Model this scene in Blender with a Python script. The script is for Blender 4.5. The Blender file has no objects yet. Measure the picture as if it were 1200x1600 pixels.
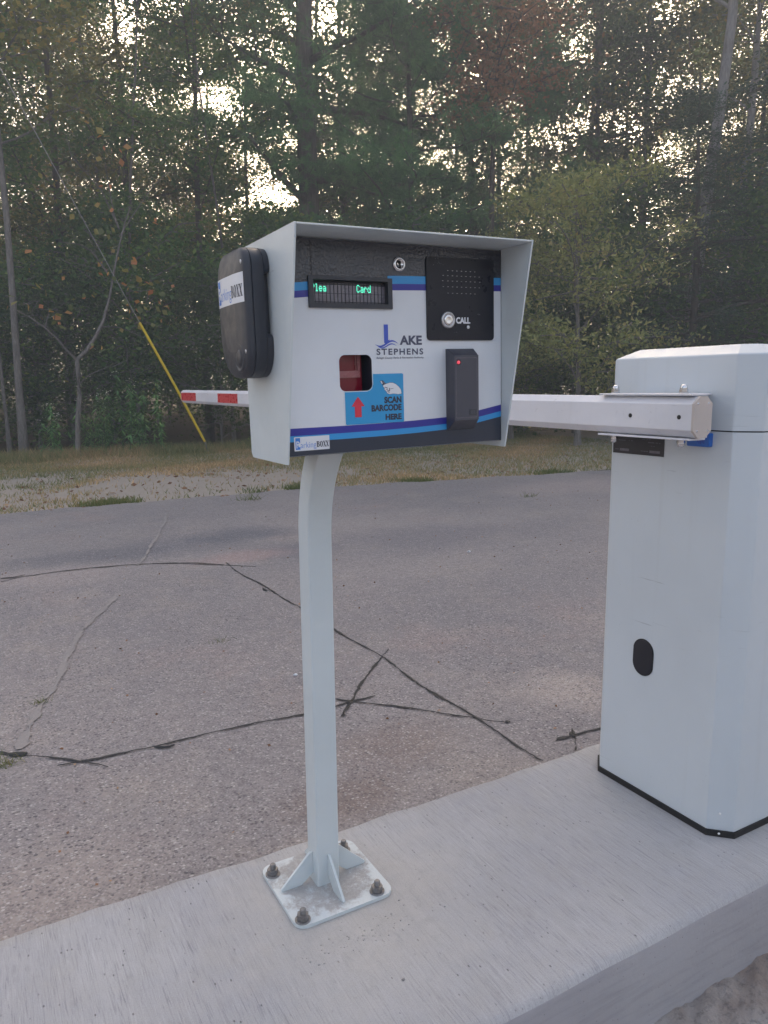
import bpy, math, random
import numpy as np
from mathutils import Matrix, Vector

# ------------------------------------------------------------------ camera, sky, sun, exposure
SC = bpy.context.scene
COL = SC.collection
CAM_F, PITCH, ROLL, HEAD = 1160.0, math.radians(9.6), math.radians(0.6), math.radians(60.7)
CAM_POS = np.array([0.0, 0.0, 1.0])
_F = np.array([math.cos(HEAD)*math.cos(PITCH), math.sin(HEAD)*math.cos(PITCH), -math.sin(PITCH)])
_R0 = np.array([math.sin(HEAD), -math.cos(HEAD), 0.0]); _U0 = np.cross(_R0, _F)
_R = math.cos(ROLL)*_R0 - math.sin(ROLL)*_U0
_U = math.sin(ROLL)*_R0 + math.cos(ROLL)*_U0
cam = bpy.data.cameras.new('camera'); co = bpy.data.objects.new('camera', cam); COL.objects.link(co)
cam.sensor_fit = 'VERTICAL'; cam.sensor_height = 36; cam.sensor_width = 27; cam.lens = CAM_F/1600*36
cam.clip_start = 0.02; cam.clip_end = 2000
m = Matrix.Identity(4)
for i in range(3):
    m[i][0] = _R[i]; m[i][1] = _U[i]; m[i][2] = -_F[i]; m[i][3] = CAM_POS[i]
co.matrix_world = m
SC.camera = co

SUN_AZ = 58.0      # degrees counter-clockwise from +X: behind the woods
SUN_EL = 22.0
world = bpy.data.worlds.new("World"); SC.world = world; world.use_nodes = True
wn = world.node_tree
sky = wn.nodes.new('ShaderNodeTexSky'); sky.sky_type = 'NISHITA'; sky.sun_disc = False
sky.sun_elevation = math.radians(SUN_EL); sky.sun_rotation = math.radians(90-SUN_AZ)
sky.air_density = 0.7; sky.dust_density = 6.0; sky.ozone_density = 0.5; sky.altitude = 300
tint = wn.nodes.new('ShaderNodeMix'); tint.data_type = 'RGBA'; tint.blend_type = 'MULTIPLY'; tint.inputs[0].default_value = 1.0
tint.inputs[7].default_value = (1.12, 1.035, 0.91, 1)          # thin evening cloud takes the blue out of the sky
wn.links.new(sky.outputs[0], tint.inputs[6]); wn.links.new(tint.outputs[2], wn.nodes['Background'].inputs[0])
wn.nodes['Background'].inputs[1].default_value = 0.13
sl = bpy.data.lights.new('sun', 'SUN'); so = bpy.data.objects.new('sun', sl); COL.objects.link(so)
sl.energy = 0.7; sl.angle = math.radians(12); sl.color = (1.0, 0.86, 0.70)
d = Vector((math.cos(math.radians(SUN_AZ))*math.cos(math.radians(SUN_EL)), math.sin(math.radians(SUN_AZ))*math.cos(math.radians(SUN_EL)), math.sin(math.radians(SUN_EL))))
so.rotation_euler = d.to_track_quat('Z', 'Y').to_euler()
so.location = (0, 0, 30)
SC.view_settings.view_transform = 'Standard'; SC.view_settings.look = 'None'
SC.view_settings.exposure = 2.40; SC.view_settings.gamma = 1.0
SC.render.engine = 'CYCLES'
SC.cycles.max_bounces = 6; SC.cycles.transparent_max_bounces = 4

def ray(px, py):
    return _F*CAM_F + _R*(px-600) - _U*(py-800)
def on_plane(px, py, ax, v):                      # a point of the place from the survey of the photograph
    dd = ray(px, py); t = (v-CAM_POS[ax])/dd[ax]
    return CAM_POS + dd*t
def at_dist(px, dist, z=-0.15):                   # ground point at a horizontal distance in a heading
    dd = ray(px, 604.); dd[2] = 0; dd /= np.linalg.norm(dd)
    return np.array([dd[0]*dist, dd[1]*dist, z])

# ------------------------------------------------------------------ materials
MATS = {}
class NT:
    def __init__(s, name):
        s.m = bpy.data.materials.new(name); s.m.use_nodes = True
        s.t = s.m.node_tree; s.b = s.t.nodes['Principled BSDF']; s.out = s.t.nodes['Material Output']
        s.tc = s.t.nodes.new('ShaderNodeTexCoord'); s.obj = s.tc.outputs['Object']
    def n(s, kind, **kw):
        nd = s.t.nodes.new(kind)
        for k, v in kw.items():
            if k in nd.inputs.keys() if isinstance(k, str) else False: nd.inputs[k].default_value = v
            else: setattr(nd, k, v)
        return nd
    def l(s, a, b): s.t.links.new(a, b)
    def mapping(s, scale=(1, 1, 1), rot=(0, 0, 0), loc=(0, 0, 0), src=None):
        mp = s.t.nodes.new('ShaderNodeMapping'); mp.inputs['Scale'].default_value = scale
        mp.inputs['Rotation'].default_value = rot; mp.inputs['Location'].default_value = loc
        s.l(src or s.obj, mp.inputs[0]); return mp.outputs[0]
    def noise(s, scale, detail=4, rough=0.55, src=None, dist=0.0, out='Fac'):
        nd = s.t.nodes.new('ShaderNodeTexNoise'); nd.inputs['Scale'].default_value = scale
        nd.inputs['Detail'].default_value = detail; nd.inputs['Roughness'].default_value = rough
        nd.inputs['Distortion'].default_value = dist
        s.l(src or s.obj, nd.inputs['Vector']); return nd.outputs[out]
    def voro(s, scale, src=None, out='Distance', feature='F1', rnd=1.0):
        nd = s.t.nodes.new('ShaderNodeTexVoronoi'); nd.feature = feature; nd.inputs['Scale'].default_value = scale
        nd.inputs['Randomness'].default_value = rnd
        s.l(src or s.obj, nd.inputs['Vector']); return nd.outputs[out]
    def ramp(s, fac, stops):
        nd = s.t.nodes.new('ShaderNodeValToRGB'); cr = nd.color_ramp
        while len(cr.elements) < len(stops): cr.elements.new(0.5)
        for e, (p, c) in zip(cr.elements, stops):
            e.position = p; e.color = (c, c, c, 1) if not isinstance(c, (tuple, list)) else (*c, 1)
        s.l(fac, nd.inputs[0]); return nd.outputs[0]
    def mix(s, fac, a, b, mode='MIX'):
        nd = s.t.nodes.new('ShaderNodeMix'); nd.data_type = 'RGBA'; nd.blend_type = mode
        for sock, v in ((nd.inputs[0], fac), (nd.inputs[6], a), (nd.inputs[7], b)):
            if isinstance(v, (int, float)): sock.default_value = v
            elif isinstance(v, (tuple, list)): sock.default_value = (*v, 1)
            else: s.l(v, sock)
        return nd.outputs[2]
    def math(s, op, a, b=0.0):
        nd = s.t.nodes.new('ShaderNodeMath'); nd.operation = op
        for i, v in enumerate((a, b)):
            if isinstance(v, (int, float)): nd.inputs[i].default_value = v
            else: s.l(v, nd.inputs[i])
        return nd.outputs[0]
    def bump(s, h, strength=0.3, dist=0.002, prev=None):
        nd = s.t.nodes.new('ShaderNodeBump'); nd.inputs['Strength'].default_value = strength
        nd.inputs['Distance'].default_value = dist; s.l(h, nd.inputs['Height'])
        if prev is not None: s.l(prev, nd.inputs['Normal'])
        return nd.outputs[0]
    def base(s, c):
        if isinstance(c, (tuple, list)): s.b.inputs['Base Color'].default_value = (*c, 1)
        else: s.l(c, s.b.inputs['Base Color'])
    def set(s, **kw):
        mp = dict(rough='Roughness', metal='Metallic', spec='Specular IOR Level', coat='Coat Weight', trans='Transmission Weight')
        for k, v in kw.items():
            sock = s.b.inputs[mp[k]]
            if isinstance(v, (int, float)): sock.default_value = v
            else: s.l(v, sock)

def painted(name, col, rough=0.35, peel=0.03, dirt=0.06, scale=1.0, spec=0.5):
    t = NT(name)
    a = t.noise(3.0*scale, 5, 0.6); b = t.noise(60*scale, 3, 0.6)
    dk = tuple(c*(1-dirt*2.2) for c in col)
    c = t.mix(t.ramp(a, [(0.35, 0.0), (0.75, 1.0)]), col, dk)
    sp = t.ramp(t.noise(260*scale, 2, 0.5), [(0.72, 0.0), (0.80, 1.0)])
    c = t.mix(t.math('MULTIPLY', sp, 0.35), c, tuple(x*0.6 for x in col))
    if name in ('cabinet_white', 'white_coat', 'white_post', 'arm_white'):
        sc_ = t.noise(1.0, 3, 0.5, src=t.mapping((9, 9, 230), rot=(0.5, 0.35, 0.2)), dist=0.15)
        m_ = t.math('MULTIPLY', t.ramp(sc_, [(0.70, 0.0), (0.73, 0.6)]), t.ramp(t.noise(4.0, 2, 0.5), [(0.5, 0.0), (0.6, 1.0)]))
        c = t.mix(m_, c, tuple(x*0.55 for x in col))
        st_ = t.noise(1.0, 4, 0.6, src=t.mapping((40, 40, 1.3)))
        c = t.mix(t.ramp(st_, [(0.60, 0.0), (0.80, 0.13)]), c, (0.36, 0.35, 0.32))
    t.base(c); t.set(rough=t.ramp(b, [(0.3, max(rough-0.07, 0.05)), (0.7, rough+0.1)]), spec=spec)
    t.l(t.bump(t.noise(420*scale, 2, 0.5), peel, 0.0006), t.b.inputs['Normal'])
    MATS[name] = t.m; return t.m

painted('white_coat', (0.61, 0.665, 0.68), 0.38)
painted('white_post', (0.60, 0.655, 0.67), 0.36)
painted('panel_white', (0.70, 0.735, 0.78), 0.42, 0.02)
painted('cabinet_white', (0.575, 0.62, 0.655), 0.40, 0.05, 0.05, 0.6)
painted('arm_white', (0.72, 0.72, 0.76), 0.33, 0.02, 0.07)
painted('cap_plastic', (0.60, 0.53, 0.49), 0.5, 0.02, 0.1)
painted('navy', (0.030, 0.032, 0.30), 0.35, 0.02, 0.05)
painted('sky_blue', (0.03, 0.30, 0.66), 0.35, 0.02, 0.05)
painted('sticker_blue', (0.025, 0.31, 0.62), 0.4, 0.01, 0.03)
painted('label_white', (0.72, 0.74, 0.78), 0.4, 0.01, 0.03)
painted('ink', (0.03, 0.035, 0.06), 0.5, 0.01, 0.0)
painted('ink_grey', (0.07, 0.08, 0.13), 0.5, 0.01, 0.0)
painted('logo_blue', (0.05, 0.10, 0.50), 0.45, 0.01, 0.0)
painted('label_blue', (0.04, 0.20, 0.62), 0.45, 0.01, 0.0)
painted('arrow_red', (0.62, 0.03, 0.06), 0.45, 0.01, 0.0)
painted('tape_red', (0.55, 0.02, 0.035), 0.3, 0.02, 0.08)
painted('plastic_black', (0.034, 0.039, 0.052), 0.42, 0.08, 0.1)
painted('plastic_grey', (0.060, 0.062, 0.082), 0.45, 0.10, 0.08)
painted('gloss_black', (0.013, 0.015, 0.024), 0.32, 0.01, 0.02, spec=0.28)
painted('plate_black', (0.013, 0.014, 0.022), 0.35, 0.02, 0.1)
painted('rubber', (0.012, 0.012, 0.013), 0.7, 0.2, 0.1)
painted('key_blue', (0.02, 0.13, 0.48), 0.35, 0.02, 0.05)
painted('window_red', (0.24, 0.012, 0.03), 0.12, 0.0, 0.05)
painted('reflection_pink', (0.42, 0.15, 0.16), 0.3, 0.0, 0.05)
painted('cell_grey', (0.17, 0.16, 0.19), 0.25, 0.0, 0.05)
painted('guard_yellow', (0.80, 0.55, 0.02), 0.4, 0.02, 0.1)
painted('lens_white', (0.8, 0.8, 0.8), 0.3, 0.0, 0.0)
painted('line_faint', (0.12, 0.12, 0.15), 0.4, 0.0, 0.0)

def metal(name, col, rough, aniso=False):
    t = NT(name)
    t.base(t.mix(t.noise(90, 4, 0.6), col, tuple(c*0.6 for c in col)))
    t.set(rough=t.ramp(t.noise(200, 3, 0.5), [(0.3, rough*0.7), (0.7, rough*1.5)]), metal=1.0)
    MATS[name] = t.m
metal('steel', (0.62, 0.62, 0.64), 0.34); metal('chrome', (0.80, 0.80, 0.82), 0.12)
metal('zinc', (0.36, 0.35, 0.35), 0.5); metal('wire', (0.45, 0.43, 0.42), 0.45)

def emit(name, col, e):
    t = NT(name); t.base((0.02, 0.02, 0.02)); t.b.inputs['Emission Color'].default_value = (*col, 1); t.b.inputs['Emission Strength'].default_value = e
    MATS[name] = t.m
emit('vfd', (0.10, 1.0, 0.62), 0.34); emit('red_led', (1.0, 0.10, 0.16), 0.16)

# hammered black powder coat
t = NT('hammered'); t.base(t.mix(t.noise(8, 4, 0.6), (0.022, 0.026, 0.038), (0.032, 0.037, 0.052))); t.set(rough=0.26, spec=0.7)
t.l(t.bump(t.voro(260, feature='SMOOTH_F1'), 0.42, 0.0018), t.b.inputs['Normal']); MATS['hammered'] = t.m
t = NT('navy_dark'); t.base((0.022, 0.031, 0.052)); t.set(rough=0.4); MATS['navy_dark'] = t.m

# galvanised / dusty base plate: white paint under cement dust
t = NT('dusty_plate')
dm = t.ramp(t.noise(17, 6, 0.68, dist=0.6, src=t.mapping(loc=(3, 1, 0))), [(0.40, 0.0), (0.50, 1.0)])
dust = t.mix(t.noise(120, 4, 0.7), (0.27, 0.25, 0.24), (0.50, 0.47, 0.45))
vm = t.n('ShaderNodeVectorMath', operation='LENGTH'); t.l(t.mapping((1, 1, 0)), vm.inputs[0])
dm = t.ramp(t.math('ADD', t.math('MULTIPLY', t.noise(26, 7, 0.72, dist=0.3), 0.16), vm.outputs['Value']), [(0.168, 1.0), (0.190, 0.0)])
dm = t.math('MULTIPLY', dm, t.ramp(t.noise(70, 6, 0.75), [(0.33, 0.25), (0.5, 1.0)]))
t.base(t.mix(t.math('MULTIPLY', dm, 0.9), (0.60, 0.64, 0.65), dust)); t.set(rough=t.ramp(dm, [(0, 0.4), (1, 0.9)]))
t.l(t.bump(t.math('ADD', t.noise(300, 4, 0.7), dm), 0.35, 0.0015), t.b.inputs['Normal']); MATS['dusty_plate'] = t.m

# broomed concrete of the island (broom strokes run across it, along Y)
t = NT('broomed_concrete')
st1 = t.noise(1.0, 5, 0.65, src=t.mapping((330, 14, 40)), dist=1.2)
st2 = t.noise(1.0, 3, 0.6, src=t.mapping((60, 1.6, 20)), dist=0.4)
big = t.noise(2.3, 5, 0.6); mid = t.noise(11, 5, 0.6)
c = t.mix(t.ramp(big, [(0.3, 0.0), (0.7, 1.0)]), (0.349, 0.344, 0.362), (0.458, 0.450, 0.453))
c = t.mix(t.ramp(mid, [(0.45, 0.0), (0.75, 0.55)]), c, (0.375, 0.361, 0.345))
c = t.mix(t.ramp(st1, [(0.31, 0.66), (0.475, 0.0)]), c, (0.208, 0.206, 0.221))
c = t.mix(t.ramp(st1, [(0.555, 0.0), (0.71, 0.48)]), c, (0.541, 0.540, 0.551))
pit = t.ramp(t.voro(75, src=t.mapping((1, 0.5, 1))), [(0.07, 0.8), (0.13, 0.0)])
pitm = t.math('MULTIPLY', pit, t.ramp(t.noise(9, 3, 0.6), [(0.44, 0.0), (0.54, 0.9)]))
c = t.mix(pitm, c, (0.104, 0.100, 0.102))
# pale cement dust left round the post plate
vm = t.n('ShaderNodeVectorMath', operation='DISTANCE'); t.l(t.obj, vm.inputs[0]); vm.inputs[1].default_value = (0.57, 1.17, 0)
dd_ = t.math('ADD', vm.outputs['Value'], t.math('MULTIPLY', t.noise(9, 5, 0.65), 0.32))
dusta = t.ramp(dd_, [(0.27, 1.0), (0.46, 0.0)])
c = t.mix(t.math('MULTIPLY', dusta, 0.72), c, t.mix(t.noise(45, 5, 0.7), (0.375, 0.350, 0.324), (0.563, 0.530, 0.497)))
gr = t.noise(420, 4, 0.8)
c = t.mix(t.ramp(gr, [(0.30, 0.55), (0.46, 0.0)]), c, (0.20, 0.19, 0.19)); c = t.mix(t.ramp(gr, [(0.56, 0.0), (0.72, 0.5)]), c, (0.60, 0.59, 0.58))
c = t.mix(t.ramp(t.noise(34, 6, 0.75, src=t.mapping((1, 0.35, 1))), [(0.56, 0.0), (0.70, 0.42)]), c, (0.27, 0.26, 0.265))
t.base(c); t.set(rough=0.88, spec=0.3)
h = t.math('ADD', t.math('MULTIPLY', st1, 1.0), t.math('MULTIPLY', st2, 0.6))
bb = t.bump(h, 0.42, 0.0019); bb = t.bump(t.noise(260, 4, 0.7), 0.35, 0.0015, bb); bb = t.bump(pitm, 0.6, -0.003, bb)
t.l(bb, t.b.inputs['Normal']); MATS['broomed_concrete'] = t.m

# smooth formed face of the island
t = NT('formed_concrete')
c = t.mix(t.noise(3, 6, 0.65), (0.288, 0.277, 0.299), (0.431, 0.417, 0.426))
c = t.mix(t.ramp(t.noise(1.0, 5, 0.65, src=t.mapping((6, 6, 70))), [(0.5, 0.0), (0.75, 0.4)]), c, (0.215, 0.212, 0.224))
c = t.mix(t.ramp(t.voro(70), [(0.05, 0.8), (0.10, 0.0)]), c, (0.159, 0.146, 0.150))
t.base(c); t.set(rough=0.85, spec=0.3)
t.l(t.bump(t.noise(90, 6, 0.7), 0.4, 0.002), t.b.inputs['Normal']); MATS['formed_concrete'] = t.m

# worn exposed-aggregate road
t = NT('worn_road')
n1 = t.noise(0.55, 6, 0.62, dist=0.3); n2 = t.noise(2.6, 6, 0.65); n3 = t.noise(26, 5, 0.7)
c = t.mix(t.ramp(n1, [(0.36, 0.0), (0.66, 1.0)]), (0.237, 0.216, 0.217), (0.324, 0.284, 0.270))
c = t.mix(t.ramp(n2, [(0.50, 0.0), (0.72, 0.55)]), c, (0.373, 0.317, 0.276))
c = t.mix(t.ramp(t.noise(1.3, 5, 0.6, src=t.mapping(loc=(9, 4, 3))), [(0.58, 0.0), (0.72, 0.45)]), c, (0.368, 0.269, 0.239))
# old stains where the photograph shows them: centre x, y, half sizes, strength, colour
wob = t.math('MULTIPLY', t.noise(1.6, 7, 0.72), 1.5)
for (sx, sy, rx, ry, st, cc_) in ((0.85, 5.42, 0.95, 0.40, 0.8, (0.131, 0.131, 0.150)), (1.85, 5.62, 0.62, 0.36, 0.8, (0.120, 0.124, 0.145)), (2.0, 4.85, 0.5, 0.3, 0.7, (0.126, 0.124, 0.145)), (3.0, 4.7, 1.3, 0.6, 0.55, (0.155, 0.149, 0.169)),
                                  (2.9, 3.2, 1.1, 0.7, 0.35, (0.174, 0.166, 0.178)), (0.3, 4.95, 0.6, 0.35, 0.6, (0.407, 0.336, 0.309)), (1.6, 4.85, 0.5, 0.22, 0.6, (0.445, 0.302, 0.272)), (1.93, 1.98, 0.30, 0.26, 0.6, (0.484, 0.408, 0.356)), (0.85, 1.75, 0.25, 0.16, 0.55, (0.194, 0.137, 0.112)), (1.1, 1.95, 0.3, 0.2, 0.5, (0.222, 0.161, 0.136)), (6.2, 6.3, 1.5, 0.7, 0.5, (0.425, 0.340, 0.314)), (0.1, 1.75, 0.35, 0.3, 0.5, (0.407, 0.340, 0.300))):
    vm = t.n('ShaderNodeVectorMath', operation='LENGTH'); t.l(t.mapping((1/rx, 1/ry, 0), loc=(-sx/rx, -sy/ry, 0)), vm.inputs[0])
    c = t.mix(t.ramp(t.math('SUBTRACT', t.math('ADD', vm.outputs['Value'], wob), 0.75), [(0.35, st), (1.25 if False else 0.98, 0.0)]), c, cc_)
c = t.mix(t.ramp(n3, [(0.35, 0.32), (0.55, 0.0)]), c, (0.145, 0.135, 0.139))
c = t.mix(t.ramp(n3, [(0.55, 0.0), (0.75, 0.35)]), c, (0.445, 0.411, 0.393))
# aggregate stones at three sizes
v1c = t.voro(78, src=t.mapping((1, 1.35, 1)), out='Color'); v1 = t.voro(78, src=t.mapping((1, 1.35, 1)))
sepc = t.n('ShaderNodeSeparateColor'); t.l(v1c, sepc.inputs[0])
gm = t.math('MULTIPLY', t.ramp(v1, [(0.30, 1.0), (0.42, 0.0)]), t.ramp(sepc.outputs[0], [(0.60, 0.0), (0.64, 1.0)]))
gm = t.math('MULTIPLY', gm, t.ramp(t.noise(3.5, 4, 0.6), [(0.34, 0.25), (0.58, 1.0)]))
c = t.mix(t.math('MULTIPLY', gm, 0.72), c, (0.073, 0.068, 0.081))
gl = t.math('MULTIPLY', t.ramp(v1, [(0.28, 1.0), (0.40, 0.0)]), t.ramp(sepc.outputs[1], [(0.80, 0.0), (0.84, 0.75)]))
c = t.mix(gl, c, (0.561, 0.514, 0.489))
v2c = t.voro(210, out='Color'); sep2 = t.n('ShaderNodeSeparateColor'); t.l(v2c, sep2.inputs[0])
c = t.mix(t.ramp(sep2.outputs[0], [(0.70, 0.0), (0.76, 0.38)]), c, (0.105, 0.097, 0.109))
c = t.mix(t.ramp(sep2.outputs[1], [(0.80, 0.0), (0.86, 0.32)]), c, (0.532, 0.493, 0.475))
t.base(c); t.set(rough=0.86, spec=0.35)
bb = t.bump(gm, 0.7, -0.003); bb = t.bump(t.noise(180, 5, 0.75), 0.35, 0.003, bb)
t.l(bb, t.b.inputs['Normal']); MATS['worn_road'] = t.m

t = NT('broken_paving')
c = t.mix(t.noise(9, 6, 0.7), (0.324, 0.299, 0.284), (0.800, 0.770, 0.750))
c = t.mix(t.ramp(t.noise(2.5, 4, 0.6), [(0.45, 0.0), (0.6, 0.8)]), c, (0.344, 0.268, 0.227))
c = t.mix(t.ramp(t.noise(70, 6, 0.8), [(0.3, 0.8), (0.5, 0.0)]), c, (0.182, 0.171, 0.170))
t.base(c); t.set(rough=0.95, spec=0.2)
bb = t.bump(t.noise(30, 7, 0.75), 1.0, 0.02); t.l(t.bump(t.noise(200, 4, 0.7), 0.6, 0.004, bb), t.b.inputs['Normal']); MATS['broken_paving'] = t.m

# verge soil / dead leaves / sand
t = NT('verge_soil')
c = t.mix(t.noise(14, 6, 0.75), (0.176, 0.099, 0.059), (0.414, 0.249, 0.157))
c = t.mix(t.ramp(t.voro(26, out='Distance'), [(0.1, 0.7), (0.3, 0.0)]), c, (0.456, 0.205, 0.099))
vm = t.n('ShaderNodeVectorMath', operation='DISTANCE'); t.l(t.mapping((0.52, 1.0, 1.0)), vm.inputs[0]); vm.inputs[1].default_value = (2.2*0.52, 8.6, -0.16)
sm = t.ramp(t.math('ADD', vm.outputs['Value'], t.math('MULTIPLY', t.noise(4.5, 8, 0.8), 1.15)), [(1.02, 1.0), (1.46, 0.0)])
sand = t.mix(t.noise(12, 5, 0.6), (0.38, 0.32, 0.26), (0.50, 0.43, 0.37))
c = t.mix(sm, c, sand)
pm = t.ramp(t.noise(1.1, 6, 0.7, src=t.mapping((0.7, 1.5, 1))), [(0.6, 0.0), (0.78, 0.6)])
c = t.mix(pm, c, t.mix(t.noise(20, 5, 0.7), (0.414, 0.257, 0.196), (0.735, 0.515, 0.411)))
t.base(c); t.set(rough=0.97, spec=0.15)
t.l(t.bump(t.noise(40, 6, 0.75), 0.8, 0.02), t.b.inputs['Normal']); MATS['verge_soil'] = t.m
t = NT('wood_floor')
t.base(t.mix(t.noise(7, 6, 0.75), (0.028, 0.022, 0.014), (0.10, 0.07, 0.042))); t.set(rough=1.0, spec=0.1)
t.l(t.bump(t.noise(20, 6, 0.75), 0.8, 0.05), t.b.inputs['Normal']); MATS['wood_floor'] = t.m
t = NT('tar'); t.base(t.mix(t.noise(60, 4, 0.7), (0.010, 0.010, 0.011), (0.035, 0.034, 0.036))); t.set(rough=0.55)
t.l(t.bump(t.noise(150, 4, 0.7), 0.6, 0.004), t.b.inputs['Normal']); MATS['tar'] = t.m
t = NT('crack_filler'); t.base(t.mix(t.noise(30, 5, 0.7), (0.24, 0.218, 0.21), (0.36, 0.325, 0.305))); t.set(rough=0.95)
t.l(t.bump(t.noise(90, 5, 0.7), 0.6, 0.004), t.b.inputs['Normal']); MATS['crack_filler'] = t.m

def leafmat(name, cols, trans=0.35, rough=0.6):
    """cols: stops over a per-leaf random tone stored on the faces"""
    t = NT(name)
    at = t.n('ShaderNodeAttribute', attribute_name='tone')
    oi = t.n('ShaderNodeObjectInfo')
    f = t.math('ADD', t.math('MULTIPLY', at.outputs['Fac'], 0.86), t.math('MULTIPLY', oi.outputs['Random'], 0.14))
    c = t.ramp(f, cols)
    t.base(c); t.set(rough=rough, spec=0.25)
    tr = t.n('ShaderNodeBsdfTranslucent')
    t.l(t.mix(1.0, c, (1.5, 1.45, 0.65), 'MULTIPLY'), tr.inputs['Color'])
    mx = t.n('ShaderNodeMixShader'); mx.inputs[0].default_value = trans
    t.l(t.b.outputs[0], mx.inputs[1]); t.l(tr.outputs[0], mx.inputs[2]); t.l(mx.outputs[0], t.out.inputs[0])
    MATS[name] = t.m
G = lambda r, g, b: (r, g, b)
leafmat('leaf_green', [(0.0, G(0.043, 0.101, 0.035)), (0.5, G(0.093, 0.185, 0.056)), (0.85, G(0.188, 0.279, 0.064)), (0.93, G(0.440, 0.391, 0.075)), (1.0, G(0.573, 0.365, 0.107))])
leafmat('leaf_olive', [(0.0, G(0.068, 0.089, 0.033)), (0.45, G(0.142, 0.150, 0.051)), (0.75, G(0.272, 0.237, 0.069)), (0.9, G(0.498, 0.309, 0.092)), (1.0, G(0.589, 0.237, 0.074))])
leafmat('leaf_rust', [(0.0, G(.10, .095, .05)), (0.25, G(.22, .14, .08)), (0.6, G(.36, .18, .11)), (0.9, G(.44, .21, .13)), (1.0, G(.44, .30, .15))])
leafmat('leaf_pale', [(0.0, G(0.108, 0.144, 0.058)), (0.4, G(0.205, 0.244, 0.094)), (0.8, G(0.386, 0.383, 0.157)), (1.0, G(0.578, 0.441, 0.199))])
leafmat('needle', [(0.0, G(0.056, 0.136, 0.056)), (0.5, G(0.106, 0.235, 0.092)), (1.0, G(0.188, 0.354, 0.130))], 0.2)
leafmat('hemlock', [(0.0, G(0.024, 0.050, 0.032)), (0.6, G(0.045, 0.089, 0.056)), (1.0, G(0.101, 0.157, 0.096))], 0.15)
leafmat('leaf_dark', [(0.0, G(0.029, 0.058, 0.027)), (0.6, G(0.065, 0.113, 0.039)), (0.9, G(0.127, 0.166, 0.050)), (1.0, G(0.296, 0.264, 0.068))], 0.3)
leafmat('leaf_big', [(0.0, G(0.095, 0.128, 0.047)), (0.45, G(0.189, 0.216, 0.081)), (0.6, G(0.405, 0.324, 0.108)), (0.8, G(0.567, 0.270, 0.095)), (1.0, G(0.621, 0.203, 0.121))], 0.4)
leafmat('weed_leaf', [(0.0, G(0.095, 0.195, 0.078)), (0.6, G(0.169, 0.341, 0.126)), (1.0, G(0.310, 0.468, 0.167))], 0.25)
leafmat('fern_leaf', [(0.0, G(0.068, 0.149, 0.041)), (1.0, G(0.149, 0.257, 0.081))], 0.4)
leafmat('grass_blade', [(0.0, G(0.101, 0.137, 0.055)), (0.45, G(0.217, 0.237, 0.098)), (0.62, G(0.381, 0.301, 0.146)), (0.85, G(0.484, 0.314, 0.183)), (1.0, G(0.762, 0.577, 0.367))], 0.2, 0.8)
leafmat('grass_fresh', [(0.0, G(0.075, 0.108, 0.034)), (0.7, G(0.149, 0.189, 0.061)), (1.0, G(0.297, 0.230, 0.108))], 0.3, 0.8)
leafmat('dead_leaf', [(0.0, G(0.135, 0.068, 0.041)), (0.5, G(0.297, 0.149, 0.081)), (0.9, G(0.486, 0.324, 0.203)), (1.0, G(0.675, 0.540, 0.405))], 0.1, 0.9)
leafmat('flower_white', [(0.0, G(0.614, 0.580, 0.491)), (1.0, G(0.966, 0.913, 0.807))], 0.2, 0.9)

def bark(name, a, b, sc=1.0):
    t = NT(name)
    n = t.noise(1.0, 7, 0.7, src=t.mapping((26*sc, 26*sc, 5*sc)), dist=0.6)
    c = t.mix(t.ramp(n, [(0.32, 0.0), (0.66, 1.0)]), a, b)
    c = t.mix(t.ramp(t.noise(2.0, 5, 0.6), [(0.5, 0.0), (0.7, 0.5)]), c, tuple(x*0.55 for x in a))
    t.base(c); t.set(rough=0.95, spec=0.15)
    t.l(t.bump(n, 1.0, 0.03), t.b.inputs['Normal']); MATS[name] = t.m
bark('bark_dark', (0.053, 0.042, 0.035), (0.158, 0.132, 0.112))
bark('bark_pine', (0.060, 0.050, 0.042), (0.203, 0.173, 0.150), 0.7)
bark('bark_pale', (0.173, 0.158, 0.150), (0.390, 0.367, 0.352), 0.8)
bark('bark_thin', (0.128, 0.112, 0.102), (0.285, 0.262, 0.240), 1.6)

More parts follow.
